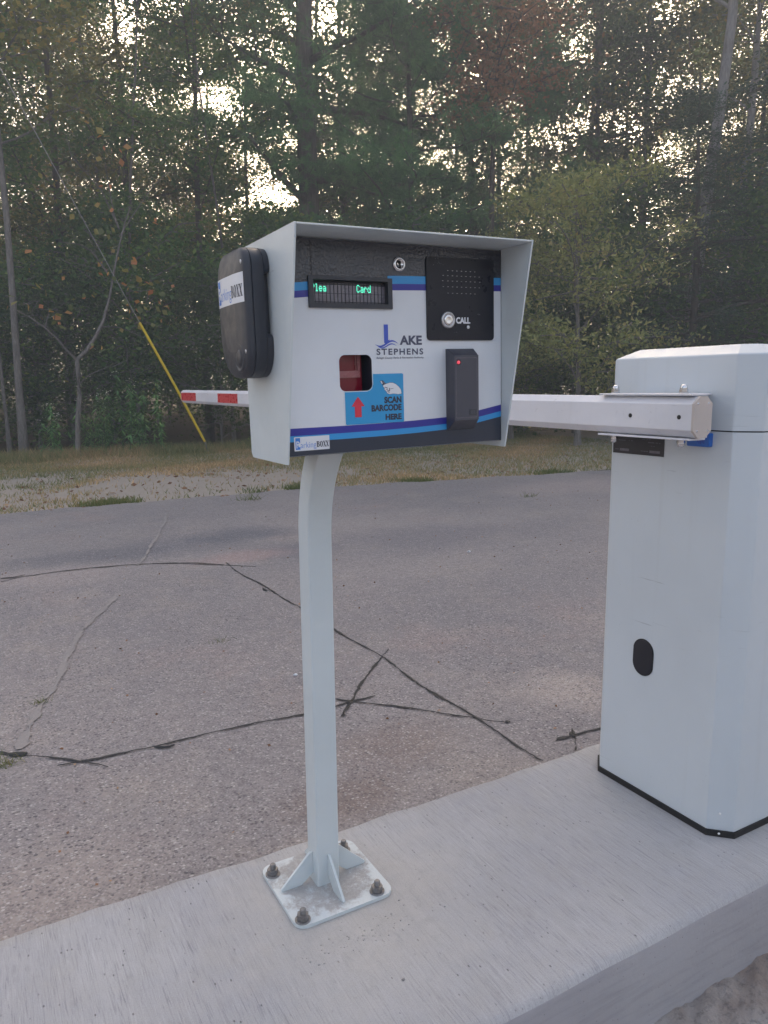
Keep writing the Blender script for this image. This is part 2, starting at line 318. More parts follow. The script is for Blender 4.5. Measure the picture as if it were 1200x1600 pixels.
# ------------------------------------------------------------------ mesh building
class MB:
    def __init__(s): s.v = []; s.f = []; s.mi = []; s.sm = []; s.mats = []
    def mat(s, name):
        if name not in s.mats: s.mats.append(name)
        return s.mats.index(name)
    def add(s, vs, fs, mat, smooth=False):
        o = len(s.v); k = s.mat(mat)
        s.v += [tuple(map(float, v)) for v in vs]
        for f in fs: s.f.append(tuple(i+o for i in f)); s.mi.append(k); s.sm.append(smooth)
    def box(s, p0, p1, mat, T=None):
        x0, y0, z0 = p0; x1, y1, z1 = p1
        vs = [(x0,y0,z0),(x1,y0,z0),(x1,y1,z0),(x0,y1,z0),(x0,y0,z1),(x1,y0,z1),(x1,y1,z1),(x0,y1,z1)]
        if T: vs = [T(*v) for v in vs]
        s.add(vs, [(3,2,1,0),(4,5,6,7),(0,1,5,4),(1,2,6,5),(2,3,7,6),(3,0,4,7)], mat)
    def prism(s, pts, fn, d0, d1, mat, mat_cap=None, smooth=False):
        """extrude outline pts (2-D) between depths d0 and d1; fn(u, v, d) -> point"""
        n = len(pts)
        vs = [fn(u, v, d0) for u, v in pts] + [fn(u, v, d1) for u, v in pts]
        s.add(vs, [tuple(range(n-1, -1, -1)), tuple(range(n, 2*n))], mat_cap or mat)
        s.add(vs, [(i, (i+1) % n, (i+1) % n+n, i+n) for i in range(n)], mat, smooth)
    def loft(s, rings, mat, smooth=True, cap=True):
        n = len(rings[0]); vs = [p for r in rings for p in r]; fs = []
        for k in range(len(rings)-1):
            for i in range(n): fs.append((k*n+i, k*n+(i+1) % n, (k+1)*n+(i+1) % n, (k+1)*n+i))
        s.add(vs, fs, mat, smooth)
        if cap: s.add(rings[0], [tuple(range(n-1, -1, -1))], mat); s.add(rings[-1], [tuple(range(n))], mat)
    def lathe(s, prof, fn, mat, n=24, smooth=True):
        """prof: [(r, h)], fn(u, v, h) -> point"""
        rings = [[fn(r*math.cos(2*math.pi*i/n), r*math.sin(2*math.pi*i/n), h) for i in range(n)] for r, h in prof]
        s.loft(rings, mat, smooth)
    def tube(s, pts, rad, mat, n=8, smooth=True):
        pts = [np.array(p, float) for p in pts]; rings = []
        if not hasattr(rad, '__len__'): rad = [rad]*len(pts)
        up = np.array([0.013, 0.021, 1.0])
        for i, p in enumerate(pts):
            tg = pts[min(i+1, len(pts)-1)]-pts[max(i-1, 0)]; tg /= (np.linalg.norm(tg)+1e-9)
            u = np.cross(tg, up)
            if np.linalg.norm(u) < 0.05: u = np.cross(tg, np.array([1.0, 0.1, 0]))
            u /= np.linalg.norm(u); w = np.cross(u, tg)
            rings.append([p+rad[i]*(math.cos(2*math.pi*k/n)*u+math.sin(2*math.pi*k/n)*w) for k in range(n)])
        s.loft(rings, mat, smooth)
    def build(s, name, parent=None, bevel=0.0, origin=None, seg=2):
        me = bpy.data.meshes.new(name)
        org = np.array(parent['_org'] if parent is not None else (origin if origin is not None else (0, 0, 0)), float)
        vs = (np.array(s.v, float)-org)
        me.from_pydata(vs.tolist(), [], s.f)
        for mn in s.mats: me.materials.append(MATS[mn])
        me.polygons.foreach_set('material_index', s.mi); me.polygons.foreach_set('use_smooth', s.sm)
        me.update()
        o = bpy.data.objects.new(name, me); COL.objects.link(o)
        if parent is not None: o.parent = parent
        else: o.location = org
        o['_org'] = tuple(org)
        if bevel:
            b = o.modifiers.new('bevel', 'BEVEL'); b.width = bevel; b.segments = seg; b.limit_method = 'ANGLE'; b.angle_limit = math.radians(40)
        return o

def thing(name, loc, label, cat, group=None):
    o = bpy.data.objects.new(name, None); o.empty_display_size = 0.1; COL.objects.link(o); o.location = tuple(loc); o['_org'] = tuple(map(float, loc))
    return tag(o, label, cat, group)
def tag(o, label, cat, group=None, kind=None):
    if label: o['label'] = label
    if cat: o['category'] = cat
    if group: o['group'] = group
    if kind: o['kind'] = kind
    return o
def struct(o): o['kind'] = 'structure'; return o

def fast_mesh(name, V, F4, mat, tone=None, smooth=False):
    me = bpy.data.meshes.new(name); nf, k = F4.shape
    me.vertices.add(len(V)); me.vertices.foreach_set('co', V.astype(np.float32).ravel())
    me.loops.add(nf*k); me.loops.foreach_set('vertex_index', F4.astype(np.int32).ravel())
    me.polygons.add(nf); me.polygons.foreach_set('loop_start', np.arange(0, nf*k, k, dtype=np.int32))
    me.polygons.foreach_set('loop_total', np.full(nf, k, dtype=np.int32))
    me.materials.append(MATS[mat]); me.update(calc_edges=True)
    if tone is not None:
        a = me.attributes.new('tone', 'FLOAT', 'FACE'); a.data.foreach_set('value', tone.astype(np.float32))
    return me

def rrect(x0, y0, x1, y1, r, n=6):
    if not hasattr(r, '__len__'): r = (r,)*4
    pts = []
    for (cx, cy, a0, q) in ((x1, y0, -90, r[1]), (x1, y1, 0, r[2]), (x0, y1, 90, r[3]), (x0, y0, 180, r[0])):
        sx = -1 if cx == x1 else 1; sy = -1 if cy == y1 else 1
        if q <= 0: pts.append((cx, cy)); continue
        for i in range(n+1):
            a = math.radians(a0+90*i/n); pts.append((cx+sx*q+q*math.cos(a), cy+sy*q+q*math.sin(a)))
    return pts

def spline_fill(loops, fn, mat, mb):
    """fill closed 2-D loops (holes allowed) as flat faces"""
    cu = bpy.data.curves.new('tmp', 'CURVE'); cu.dimensions = '2D'; cu.fill_mode = 'BOTH'
    for L in loops:
        sp = cu.splines.new('POLY'); sp.points.add(len(L)-1); sp.use_cyclic_u = True
        for p, (x, y) in zip(sp.points, L): p.co = (x*100, y*100, 0, 1)
    flush(cu, fn, mat, mb)
def flush(cu, fn, mat, mb, xf=None):
    o = bpy.data.objects.new('tmp', cu); COL.objects.link(o)
    dg = bpy.context.evaluated_depsgraph_get(); me = bpy.data.meshes.new_from_object(o.evaluated_get(dg))
    pts = np.array([v.co[:] for v in me.vertices]).reshape(-1, 3)
    if xf is None: q = [(p[0]/100, p[1]/100) for p in pts]
    else:
        lo = pts.min(0); hi = pts.max(0); x0, y0, x1, y1 = xf
        q = [(x0+(p[0]-lo[0])/(hi[0]-lo[0])*(x1-x0), y0+(p[1]-lo[1])/(hi[1]-lo[1])*(y1-y0)) for p in pts]
    fs = [tuple(p.vertices) for p in me.polygons]
    mb.add([fn(x, y) for x, y in q], fs, mat)
    bpy.data.objects.remove(o); bpy.data.meshes.remove(me); bpy.data.curves.remove(cu)
def text(mb, s, box, fn, mat, bold=0.0, shear=0.0, spacing=1.0):
    cu = bpy.data.curves.new('tmp', 'FONT'); cu.body = s; cu.size = 1; cu.offset = bold; cu.shear = shear; cu.space_character = spacing
    cu.resolution_u = 4
    flush(cu, fn, mat, mb, box)

# ------------------------------------------------------------------ ground, road, island
rng = np.random.default_rng(7)
RZ = -0.15
def sheet(name, x0, y0, x1, y1, z, mat, nx=1, ny=1, zf=None, edge=None):
    xs = np.linspace(x0, x1, nx+1); ys = np.linspace(y0, y1, ny+1)
    V = []; F = []
    for j in range(ny+1):
        for i in range(nx+1):
            x, y = xs[i], ys[j]
            if edge and j == ny: y = edge(x)
            V.append((x, y, z+(zf(x, y) if zf else 0)))
    for j in range(ny):
        for i in range(nx):
            a = j*(nx+1)+i; F.append((a, a+1, a+nx+2, a+nx+1))
    mb = MB(); mb.add(V, F, mat, True)
    return struct(mb.build(name))
def fbm(x, y, s=1.0, seed=0.0):
    v = 0; a = 1.0
    for k in range(4):
        v += a*math.sin(x*s*(1.7**k)*1.3+seed+k*2.1+1.7*math.sin(y*s*(1.6**k)+k))*math.cos(y*s*(1.8**k)*1.1-seed+k*1.3+math.sin(x*s*1.2**k))
        a *= 0.55
    return v
sheet('ground', -150, -100, 200, 150, -0.30, 'wood_floor')
sheet('woodland_ground', -60, 12.9, 90, 75, -0.13, 'wood_floor', 60, 40, lambda x, y: 0.06*fbm(x, y, 0.8)+max(0, y-17)*0.028)
sheet('verge', -60, 7.4, 90, 13.6, -0.165, 'verge_soil', 220, 26, lambda x, y: max(0.0, min(1.0, (y-7.8)*0.8))*(0.035+0.02*fbm(x, y, 1.1))+0.01*max(0, y-8.3))
def road_edge(x):
    base = 7.82 if x < 3.6 else 7.82-0.155*(x-3.6)**0.92
    return max(base, 5.5)+0.05*fbm(x, 3.3, 2.2)+0.02*fbm(x, 1.3, 9.0)
sheet('road', -60, 1.38, 90, 7.8, RZ, 'worn_road', 900, 4, edge=road_edge)
sheet('near_paving', 0, -0.6, 3.2, 0.83, -0.186, 'broken_paving', 320, 150, lambda x, y: 0.003*fbm(x, y, 9.0, 2)+0.0055*fbm(x, y, 37.0, 5)+0.002*fbm(x, y, 90.0, 1)+0.010*max(0, (y-0.72)*8))
sheet('near_road', -60, -40, 60, 0.83, -0.215, 'worn_road')
mb = MB(); n = 160                                                     # hill behind the woods
V = []; F = []
for j in range(9):
    for i in range(n+1):
        x = -120+300*i/n; y = 62+j*8
        V.append((x, y, -0.3+ (1-math.cos(min(1, j/6)*math.pi))*3.6*(1+0.15*fbm(x*0.05, y*0.05))))
for j in range(8):
    for i in range(n): a = j*(n+1)+i; F.append((a, a+1, a+n+2, a+n+1))
mb.add(V, F, 'wood_floor', True); struct(mb.build('hills'))

# island: broomed top with slightly wandering back edge, tooled front edge
mb = MB()
def isl_back(x): return 1.418+0.006*fbm(x, 0.2, 3.0)+0.0025*fbm(x, 0.9, 22.0)
N = 700; xs = np.linspace(-6, 12, N+1)
prof = lambda x: [(isl_back(x), -0.16), (isl_back(x)-0.001, -0.010+0.002*math.sin(x*37)), (isl_back(x)-0.008, -0.001), (isl_back(x)-0.04, 0.0),
                  (0.848, 0.0), (0.832, -0.001), (0.822, -0.0045), (0.816, -0.012+0.0012*math.sin(x*23))]
V = []; F = []
for x in xs:
    V += [(x, y, z) for y, z in prof(x)]
k = 8
for i in range(N):
    for j in range(k-1): a = i*k+j; F.append((a, a+k, a+k+1, a+1))
mb.add(V, F, 'broomed_concrete', True)
V = []; F = []
for x in xs:
    e = 0.0012*math.sin(x*23)
    for (y, z) in ((0.816, -0.012+e), (0.8135, -0.02), (0.8145+0.001*fbm(x, 1, 8), -0.11), (0.812+0.001*fbm(x, 2, 8), -0.23)): V.append((x, y, z))
for i in range(N):
    for j in range(3): a = i*4+j; F.append((a, a+4, a+5, a+1))
mb.add(V, F, 'formed_concrete', True)
struct(mb.build('concrete_island'))

# tar seams and filled cracks on the road
mb = MB(); r0 = random.Random(3)
def seam(pix, w, mat='tar', wk=0.52, z=RZ+0.004, h=0.002, rough=0.45):
    P = [on_plane(x, y, 2, RZ) for x, y in pix]; pts = []
    for a, b in zip(P[:-1], P[1:]):
        L = np.linalg.norm(b-a); k = max(2, int(L/0.018))
        for i in range(k): pts.append(a+(b-a)*i/k)
    pts.append(P[-1]); pts = np.array(pts); n = len(pts)
    ph = r0.random()*9
    for i in range(n):
        pts[i, 0] += 0.007*math.sin(i*0.17+ph)+0.0025*r0.uniform(-1, 1); pts[i, 1] += 0.007*math.cos(i*0.14+ph)+0.0025*r0.uniform(-1, 1)
    V = []; F = []
    for i in range(n):
        tg = pts[min(i+1, n-1)]-pts[max(i-1, 0)]; tg /= np.linalg.norm(tg)+1e-9
        nn = np.array([-tg[1], tg[0], 0]); ww = w*wk*(1+rough*math.sin(i*0.55+ph)+rough*0.7*math.sin(i*0.13+2*ph)+rough*r0.uniform(-.9, .9))*(0.4 if i in (0, n-1) else 1)
        V += [pts[i]-nn*ww*1.0+[0, 0, z-RZ], pts[i]-nn*ww*0.5+[0, 0, z-RZ+h], pts[i]+nn*ww*0.5+[0, 0, z-RZ+h], pts[i]+nn*ww+[0, 0, z-RZ]]
    for i in range(n-1):
        for j in range(3): a = i*4+j; F.append((a, a+4, a+5, a+1))
    mb.add(V, F, mat, True)
seam([(0,910),(35,902),(90,894),(150,888),(220,882),(300,880),(350,884)], 0.009)
seam([(0,905),(20,903),(38,899)], 0.014)
seam([(238,881),(275,880),(330,884),(400,886)], 0.006)
seam([(352,880),(362,888),(400,910),(463,946),(525,985),(600,1030),(680,1085),(740,1122),(800,1160),(852,1191)], 0.0085)
seam([(605,1015),(592,1032),(580,1050),(562,1075),(547,1100),(532,1122)], 0.0075)
seam([(522,1095),(560,1100),(640,1107),(735,1121),(765,1127),(795,1131)], 0.0062)
seam([(-30,1172),(0,1177),(30,1182),(70,1186),(125,1193),(168,1200)], 0.0095)
seam([(92,1196),(150,1187),(245,1169),(300,1155),(400,1130),(470,1117),(520,1106),(545,1098),(586,1090)], 0.0068)
seam([(12,1183),(25,1181),(40,1180)], 0.022, h=0.006); seam([(238,1169),(255,1170),(272,1165)], 0.012, h=0.005)
seam([(412,921),(418,925)], 0.018, h=0.005)
seam([(866,1159),(893,1151),(937,1138),(985,1126)], 0.0095); seam([(891,1141),(896,1156),(898,1173)], 0.0115)
seam([(888,1146),(893,1150),(899,1153)], 0.016, h=0.006); seam([(534,1120),(538,1115)], 0.013); seam([(788,1130),(797,1131)], 0.012)
struct(mb.build('tar_seams'))
mb = MB()
seam([(262,798),(258,815),(246,838),(232,860),(217,884)], 0.018, 'crack_filler', h=0.001, rough=0.5)
seam([(178,934),(165,948),(140,975),(118,1000),(105,1022),(97,1055),(80,1082),(60,1105),(48,1130),(42,1150),(33,1172)], 0.022, 'crack_filler', h=0.001, rough=0.5)
struct(mb.build('filled_crack'))

# ------------------------------------------------------------------ pay terminal on its post
root = thing('entry_terminal', (0.561, 1.268, 0.0), 'white hooded card and barcode terminal on a curved square post bolted to the concrete island', 'terminal')
# base plate
PX0, PX1, PY0, PY1 = 0.456, 0.666, 1.156, 1.362
mb = MB(); mb.prism(rrect(PX0, PY0, PX1, PY1, 0.024), lambda u, v, d: (u, v, d), 0.0005, 0.0075, 'white_post', 'dusty_plate')
mb.build('base_plate', root, 0.0012)
# post
HW = 0.0245; PXC, PYC = 0.561, 1.268
mb = MB(); rings = []
path = [(PYC, 0.0078, 0.0), (PYC, 0.3, 0.0), (PYC, 0.6, 0.0)]
R_, z0 = 0.27, 0.725
for i in range(17):
    a = math.radians(40*i/16); path.append((PYC-R_*(1-math.cos(a)), z0+R_*math.sin(a), a))
for (y, z, a) in path:
    ring = []
    for (u, v) in rrect(-HW, -HW, HW, HW, 0.0035, 2):
        ring.append((PXC+u, y+v*math.cos(a), z+v*math.sin(a)))
    rings.append(ring)
mb.loft(rings, 'white_post', True)
post = mb.build('post', root)
for p in post.data.polygons: p.use_smooth = False
# gussets
def gusset(fn):
    mb = MB()
    mb.prism([(0.0, 0.028), (0.026, 0.0080), (0.066, 0.0080), (0.070, 0.012), (0.006, 0.073), (0.0, 0.073)], fn, -0.0025, 0.0025, 'white_post')
    mb.build('gusset', root, 0.0006)
gusset(lambda u, v, d: (PXC-HW-u, PYC+d, v)); gusset(lambda u, v, d: (PXC+HW+u, PYC-d, v))
gusset(lambda u, v, d: (PXC-d, PYC-HW-u, v)); gusset(lambda u, v, d: (PXC+d, PYC+HW+u, v))
def hexa(r, rot=0.0): return [(r*math.cos(math.radians(60*i)+rot), r*math.sin(math.radians(60*i)+rot)) for i in range(6)]
for i, (bx, by) in enumerate([(0.4735, 1.1735), (0.6335, 1.1735), (0.4725, 1.3275), (0.6345, 1.3265)]):
    mb = MB()
    mb.lathe([(0.0150, 0.0112), (0.0150, 0.0134), (0.0142, 0.0138)], lambda u, v, h: (bx+u, by+v, h-0.0035), 'zinc')
    mb.build('washer', root)
    mb = MB(); mb.prism(hexa(0.0118, i*0.4), lambda u, v, d: (bx+u, by+v, d-0.0035), 0.0138, 0.0245, 'zinc')
    nut = mb.build('anchor_nut', root, 0.0012)
    mb = MB(); mb.lathe([(0.0062, 0.0245), (0.0062, 0.0300), (0.0058, 0.0305), (0.0062, 0.0312), (0.0060, 0.0335), (0.0045, 0.0352)], lambda u, v, h: (bx+u+0.0006, by+v, h-0.0035), 'zinc', 14)
    mb.build('stud', nut)

# head, in its own slightly turned frame: a right, b back, c up from the lower left front corner of the panel
BW, BH, DT, DB, BD = .4305, .3516, .0839, .0086, .1618
YAW, RL = -.0103, -.0215
def BX(a, b, c):
    a, c = a*math.cos(RL)+c*math.sin(RL), -a*math.sin(RL)+c*math.cos(RL)
    a, b = a*math.cos(YAW)-b*math.sin(YAW), a*math.sin(YAW)+b*math.cos(YAW)
    return (0.4391+a, 1.10+b, 0.879+c)
TH = 0.003
side = [(-DB, 0.0), (BD-0.008, 0.0), (BD, 0.007), (BD, BH), (-DT, BH)]
mb = MB()
mb.prism(side, lambda b, c, d: BX(d, b, c), 0.0, TH, 'white_coat')
mb.prism(side, lambda b, c, d: BX(d, b, c), BW-TH, BW, 'white_coat')
mb.box((TH, -DT, BH-TH), (BW-TH, BD, BH-0.0003), 'white_coat', BX)
mb.box((TH, BD-TH, 0.004), (BW-TH, BD-0.0004, BH-TH), 'white_coat', BX)
hood = mb.build('hood', root, 0.0011)
# small screw on the right cheek of the hood
mb = MB(); mb.lathe([(0.0035, 0), (0.003, 0.0015), (0.0012, 0.002)], lambda u, v, h: BX(BW+h, -0.04+u, 0.235+v), 'steel', 12); mb.build('cheek_screw', hood)
# body shell
mb = MB()
a0, a1, c0, c1 = 0.0036, BW-0.0036, 0.0112, BH-0.0036
mb.box((a0, 0.0006, c0), (a1, BD-0.004, c0+0.002), 'hammered', BX)
mb.box((a0, 0.0026, c0+0.0021), (a0+0.0015, BD-0.004, c1), 'navy_dark', BX)
mb.box((a1-0.0015, 0.0006, c0+0.0021), (a1, BD-0.004, c1), 'navy_dark', BX)
mb.build('body_shell', root)
# front panel with its openings, coloured bands on top
WIN = (0.1008, 0.1112, 0.1602, 0.1694); DSP = (0.0600, 0.2495, 0.1925, 0.2855)
pa0, pa1, pc0, pc1 = 0.0040, 0.4262, 0.0118, BH-0.0042
def P(off): return lambda a, c: BX(a, -off, c)
mb = MB()
outer = rrect(pa0, pc0, pa1, pc1, 0.004, 3)
winl = rrect(*WIN, 0.0105, 8); dspl = [(DSP[0], DSP[1]), (DSP[2], DSP[1]), (DSP[2], DSP[3]), (DSP[0], DSP[3])]
spline_fill([outer, winl, dspl], P(0.0), 'panel_white', mb)
for L in (winl,):                                    # thickness of the window opening
    n = len(L); mb.add([BX(a, 0, c) for a, c in L]+[BX(a, 0.003, c) for a, c in L], [(i, i+n, (i+1) % n+n, (i+1) % n) for i in range(n)], 'navy_dark')
panel = mb.build('front_panel', root)
def interp(xs, ys, x): return float(np.interp(x, xs, ys))
TX = [0.004, 0.03, 0.055, 0.10, 0.15, 0.20, 0.235, 0.27, 0.34, 0.4262]
T1 = [.2790, .2797, .2820, .2868, .2920, .2957, .2967, .2974, .2988, .3005]
BXs = [0.004, 0.05, 0.10, 0.18, 0.24, 0.305, 0.365, 0.4262]
B1 = [.0563, .0560, .0558, .0562, .0574, .0598, .0668, .0769]
mb = MB()
def band(xs, top, bot, mat, off):
    fine = np.linspace(0.0042, 0.4260, 61)
    V = [BX(a, -off, interp(xs, top, a) if not callable(top) else top(a)) for a in fine]+[BX(a, -off, interp(xs, bot, a) if not callable(bot) else bot(a)) for a in fine]
    # cut round the display opening
    F = [(i+61, i+62, i+1, i) for i in range(60)]
    keep = []
    for i in range(60):
        a = (fine[i]+fine[i+1])/2
        if DSP[0] < a < DSP[2] and off < 0.001 and xs is TX: continue
        keep.append(F[i])
    mb.add(V, keep, mat)
band(TX, lambda a: pc1-0.0004, T1, 'hammered', 0.0003)
band(TX, T1, [t-.0126 for t in T1], 'sky_blue', 0.0003)
band(TX, [t-.0126 for t in T1], [t-.0229 for t in T1], 'navy', 0.0003)
mb.box((DSP[0]-0.002, -0.0003, DSP[3]+0.0004), (DSP[2]+0.002, -0.0001, pc1-0.0004), 'hammered', BX)
band(BXs, B1, [t-.0118 for t in B1], 'navy', 0.0003)
band(BXs, [t-.0118 for t in B1], [t-.0215 for t in B1], 'sky_blue', 0.0003)
band(BXs, [t-.0215 for t in B1], lambda a: pc0+0.0003, 'navy_dark', 0.0003)
mb.build('stripe_graphics', panel)
# scanner window recess
mb = MB()
wa, wc, wb, wd = WIN
mb.box((wa-0.003, 0.045, wc-0.003), (wb+0.003, 0.046, wd+0.003), 'navy_dark', BX)
mb.box((wa-0.004, 0.0031, wc-0.003), (wa-0.003, 0.046, wd+0.003), 'navy_dark', BX)
mb.box((wb+0.003, 0.0031, wc-0.003), (wb+0.004, 0.046, wd+0.003), 'navy_dark', BX)
mb.box((wa-0.003, 0.0031, wc-0.004), (wb+0.003, 0.046, wc-0.003), 'navy_dark', BX)
mb.box((wa-0.003, 0.0031, wd+0.003), (wb+0.003, 0.046, wd+0.004), 'navy_dark', BX)
sw = mb.build('scanner_window', root)
mb = MB(); mb.box((wa-0.003, 0.030, wc-0.003), (wb-0.004, 0.0305, wd+0.001), 'window_red', BX)
mb.build('red_glass', sw)
mb = MB()  # L-shaped reflection in the red glass, built as solid pink bars
mb.box((wa-0.003, 0.026, wc+0.022), (wb-0.0085, 0.0298, wc+0.033), 'reflection_pink', BX)
mb.box((wb-0.0135, 0.026, wc+0.0332), (wb-0.0085, 0.0298, wd+0.001), 'reflection_pink', BX)
mb.box((wb-0.0165, 0.0275, wc+0.0332), (wb-0.0145, 0.0298, wd+0.001), 'reflection_pink', BX)
mb.build('glass_reflection', sw)
# display
mb = MB()
spline_fill([[(0.0520, 0.2425), (0.2008, 0.2425), (0.2008, 0.2910), (0.0520, 0.2910)], dspl], P(0.0045), 'plastic_black', mb)
O_ = [(0.0520, 0.2425), (0.2008, 0.2425), (0.2008, 0.2910), (0.0520, 0.2910)]
mb.add([BX(a, -0.0045, c) for a, c in O_]+[BX(a, 0.0, c) for a, c in O_], [(i, (i+1) % 4, (i+1) % 4+4, i+4) for i in range(4)], 'plastic_black')
mb.add([BX(a, -0.0045, c) for a, c in dspl]+[BX(a, 0.0075, c) for a, c in dspl], [(i, i+4, (i+1) % 4+4, (i+1) % 4) for i in range(4)], 'plastic_black')
dbz = mb.build('display_bezel', root)
mb = MB(); mb.box((DSP[0]-0.001, 0.0075, DSP[1]-0.001), (DSP[2]+0.001, 0.009, DSP[3]+0.001), 'gloss_black', BX)
CP = 0.00665
for i in range(20):
    x0 = 0.0603+i*CP
    for (y0, y1) in ((0.2662, 0.2790), (0.2533, 0.2655), ):
        mb.box((x0+0.0005, 0.0071, y0), (x0+CP-0.0010, 0.0074, y1), 'cell_grey', BX)
    mb.box((x0+0.0005, 0.0071, 0.2810), (x0+CP-0.0010, 0.0074, 0.2815), 'cell_grey', BX)
    mb.box((x0+0.0005, 0.0071, 0.2513), (x0+CP-0.0010, 0.0074, 0.2519), 'cell_grey', BX)
mb.build('display_screen', dbz)
FONT = {'P': ["11110","10001","10001","11110","10000","10000","10000"], 'l': ["01100","00100","00100","00100","00100","00100","01110"],
        'e': ["00000","00000","01110","10001","11111","10000","01110"], 'a': ["00000","00000","01110","00001","01111","10001","01111"],
        'C': ["01110","10001","10000","10000","10000","10001","01110"], 'r': ["00000","00000","10110","11001","10000","10000","10000"],
        'd': ["00001","00001","01101","10011","10001","10001","01111"]}
for word in ([(0,'P'),(1,'l'),(2,'e'),(3,'a')], [(12,'C'),(13,'a'),(14,'r'),(15,'d')]):
  mb = MB()
  for col, ch in word:
    for r in range(7):
        for c in range(5):
            if FONT[ch][r][c] == '1':
                x = 0.0605+col*CP+0.0003+c*0.00118; y = 0.2800-r*0.00168
                mb.box((x, 0.0066, y-0.00125), (x+0.00085, 0.0070, y), 'vfd', BX)
  mb.build('display_word', dbz)
# lock
LC = (0.2165, 0.3147)
mb = MB(); fnl = lambda u, v, h: BX(LC[0]+u, -0.0004-h, LC[1]+v)
mb.lathe([(0.0122, 0), (0.0122, 0.0015), (0.0108, 0.0032), (0.0082, 0.0040), (0.0074, 0.0034), (0.0070, 0.0022), (0.0010, 0.0022)], fnl, 'chrome', 32)
lk = mb.build('key_lock', root)
mb = MB(); mb.prism([(-0.0014, 0.0048), (-0.0026, 0.0024), (-0.0010, -0.0008), (0.0008, -0.0052), (0.0028, -0.0050), (0.0020, 0.0002), (0.0030, 0.0034), (0.0012, 0.0052)], lambda u, v, d: BX(LC[0]+u, -0.0026-d, LC[1]+v), 0, 0.0006, 'rubber'); mb.build('keyhole', lk)
# intercom plate
IA0, IA1, IC0, IC1 = 0.2680, 0.4085, 0.1920, 0.3298
mb = MB(); mb.prism(rrect(IA0, IC0, IA1, IC1, 0.0065), lambda u, v, d: BX(u, -d, v), 0.0004, 0.0030, 'gloss_black')
ic = mb.build('intercom', root, 0.0006)
mb = MB(); rows = [(0.3095, 7, 0), (0.3012, 9, 0), (0.2925, 9, 0.0012), (0.2830, 9, 0), (0.2724, 7, 0)]
for (cc, nn, ex) in rows:
    for i in range(nn):
        a = 0.3392+(i-(nn-1)/2)*0.0094
        if nn == 9 and i in (0, 8): a += ex*(1 if i else -1)
        mb.prism([(0.0012*math.cos(k*math.pi/4), 0.0012*math.sin(k*math.pi/4)) for k in range(8)], lambda u, v, d: BX(a+u, -0.0031-d, cc+v), 0, 0.00015, 'rubber')
        mb.prism([(-0.0014, -0.0012), (-0.0006, -0.0017), (0.0010, -0.0016), (0.0013, -0.0009), (0.0006, -0.0011), (-0.0006, -0.0010)], lambda u, v, d: BX(a+u, -0.0031-d, cc+v), 0, 0.0004, 'steel')  # glint on the hole's lower rim, shaped as a steel sliver
mb.build('speaker_grille', ic)
mb = MB(); fb = lambda u, v, h: BX(0.3097+u, -0.0031-h, 0.2262+v)
mb.lathe([(0.0143, 0), (0.0143, 0.002), (0.0130, 0.0034), (0.0105, 0.0036), (0.0098, 0.0022)], fb, 'steel', 36)
mb.lathe([(0.0098, 0.0020), (0.0090, 0.0023)], fb, 'line_faint', 32); mb.lathe([(0.0089, 0.0020), (0.0089, 0.0034), (0.0080, 0.0040), (0.0050, 0.0037), (0.0006, 0.0034)], fb, 'chrome', 32); mb.build('call_button', ic)
mb = MB()
text(mb, 'CALL', (0.3268, 0.2203, 0.3568, 0.2313), P(0.0034), 'label_white', 0.05)
mb.lathe([(0.0030, 0), (0.0028, 0.0006), (0.0008, 0.001)], lambda u, v, h: BX(0.3526+u, -0.0032-h, 0.2145+v), 'lens_white', 16)
mb.build('call_marking', ic)
# scuffs on the plate: tiny raised dust specks
r1 = random.Random(5)
for (ca, cc, ra, nn) in ((0.288, 0.320, 0.008, 16), (0.296, 0.317, 0.006, 6), (0.3745, 0.236, 0.003, 9), (0.329, 0.205, 0.005, 8)):
    mb = MB()
    for i in range(nn):
        x = ca+r1.gauss(0, ra*0.6); y = cc+r1.gauss(0, ra*0.35); w = r1.uniform(0.0002, 0.0007)
        mb.box((x, -0.0033, y), (x+w*1.8, -0.0031, y+w*0.7), 'line_faint' if i % 3 else 'steel', BX)
    mb.build('scuff', ic)
# card reader
mb = MB()
RA0, RA1, RC0, RC1 = 0.3060, 0.3625, 0.0370, 0.1775; FA0, FA1, FC0, FC1 = 0.3052, 0.3560, 0.0545, 0.1655
b0 = [(RA0, RC0), (RA1, RC0), (RA1, RC1), (RA0, RC1)]; b1 = [(RA0, RC0+0.001), (RA1, RC0+0.001), (RA1, RC1), (RA0, RC1)]; b2 = [(FA0, FC0), (FA1, FC0), (FA1, FC1), (FA0, FC1)]
mb.loft([[BX(a, -0.0004, c) for a, c in b0], [BX(a, -0.005, c) for a, c in b1], [BX(a, -0.028, c) for a, c in b2]], 'plastic_grey', False)
rd = mb.build('card_reader', root, 0.0012)
mb = MB(); ins = rrect(FA0+0.003, FC0+0.004, FA1-0.003, FC1-0.004, 0.002, 3)
ins2 = rrect(FA0+0.0038, FC0+0.0048, FA1-0.0038, FC1-0.0048, 0.0016, 3)
spline_fill([ins, ins2], P(0.0284), 'cell_grey', mb)
mb.prism([(0.3365, 0.0625), (0.3510, 0.0625), (0.3510, 0.0730), (0.3365, 0.0730)], lambda u, v, d: BX(u, -0.0280-d, v), 0, 0.0006, 'plastic_black')
spline_fill([[(0.3390, 0.0650), (0.3425, 0.0650), (0.3425, 0.0708), (0.3390, 0.0708)]], P(0.0289), 'plastic_grey', mb)
spline_fill([[(0.3440, 0.0650), (0.3490, 0.0650), (0.3490, 0.0660), (0.3455, 0.0670), (0.3490, 0.0708), (0.3440, 0.0708)]], P(0.0289), 'plastic_grey', mb)
mb.build('reader_faceplate', rd)
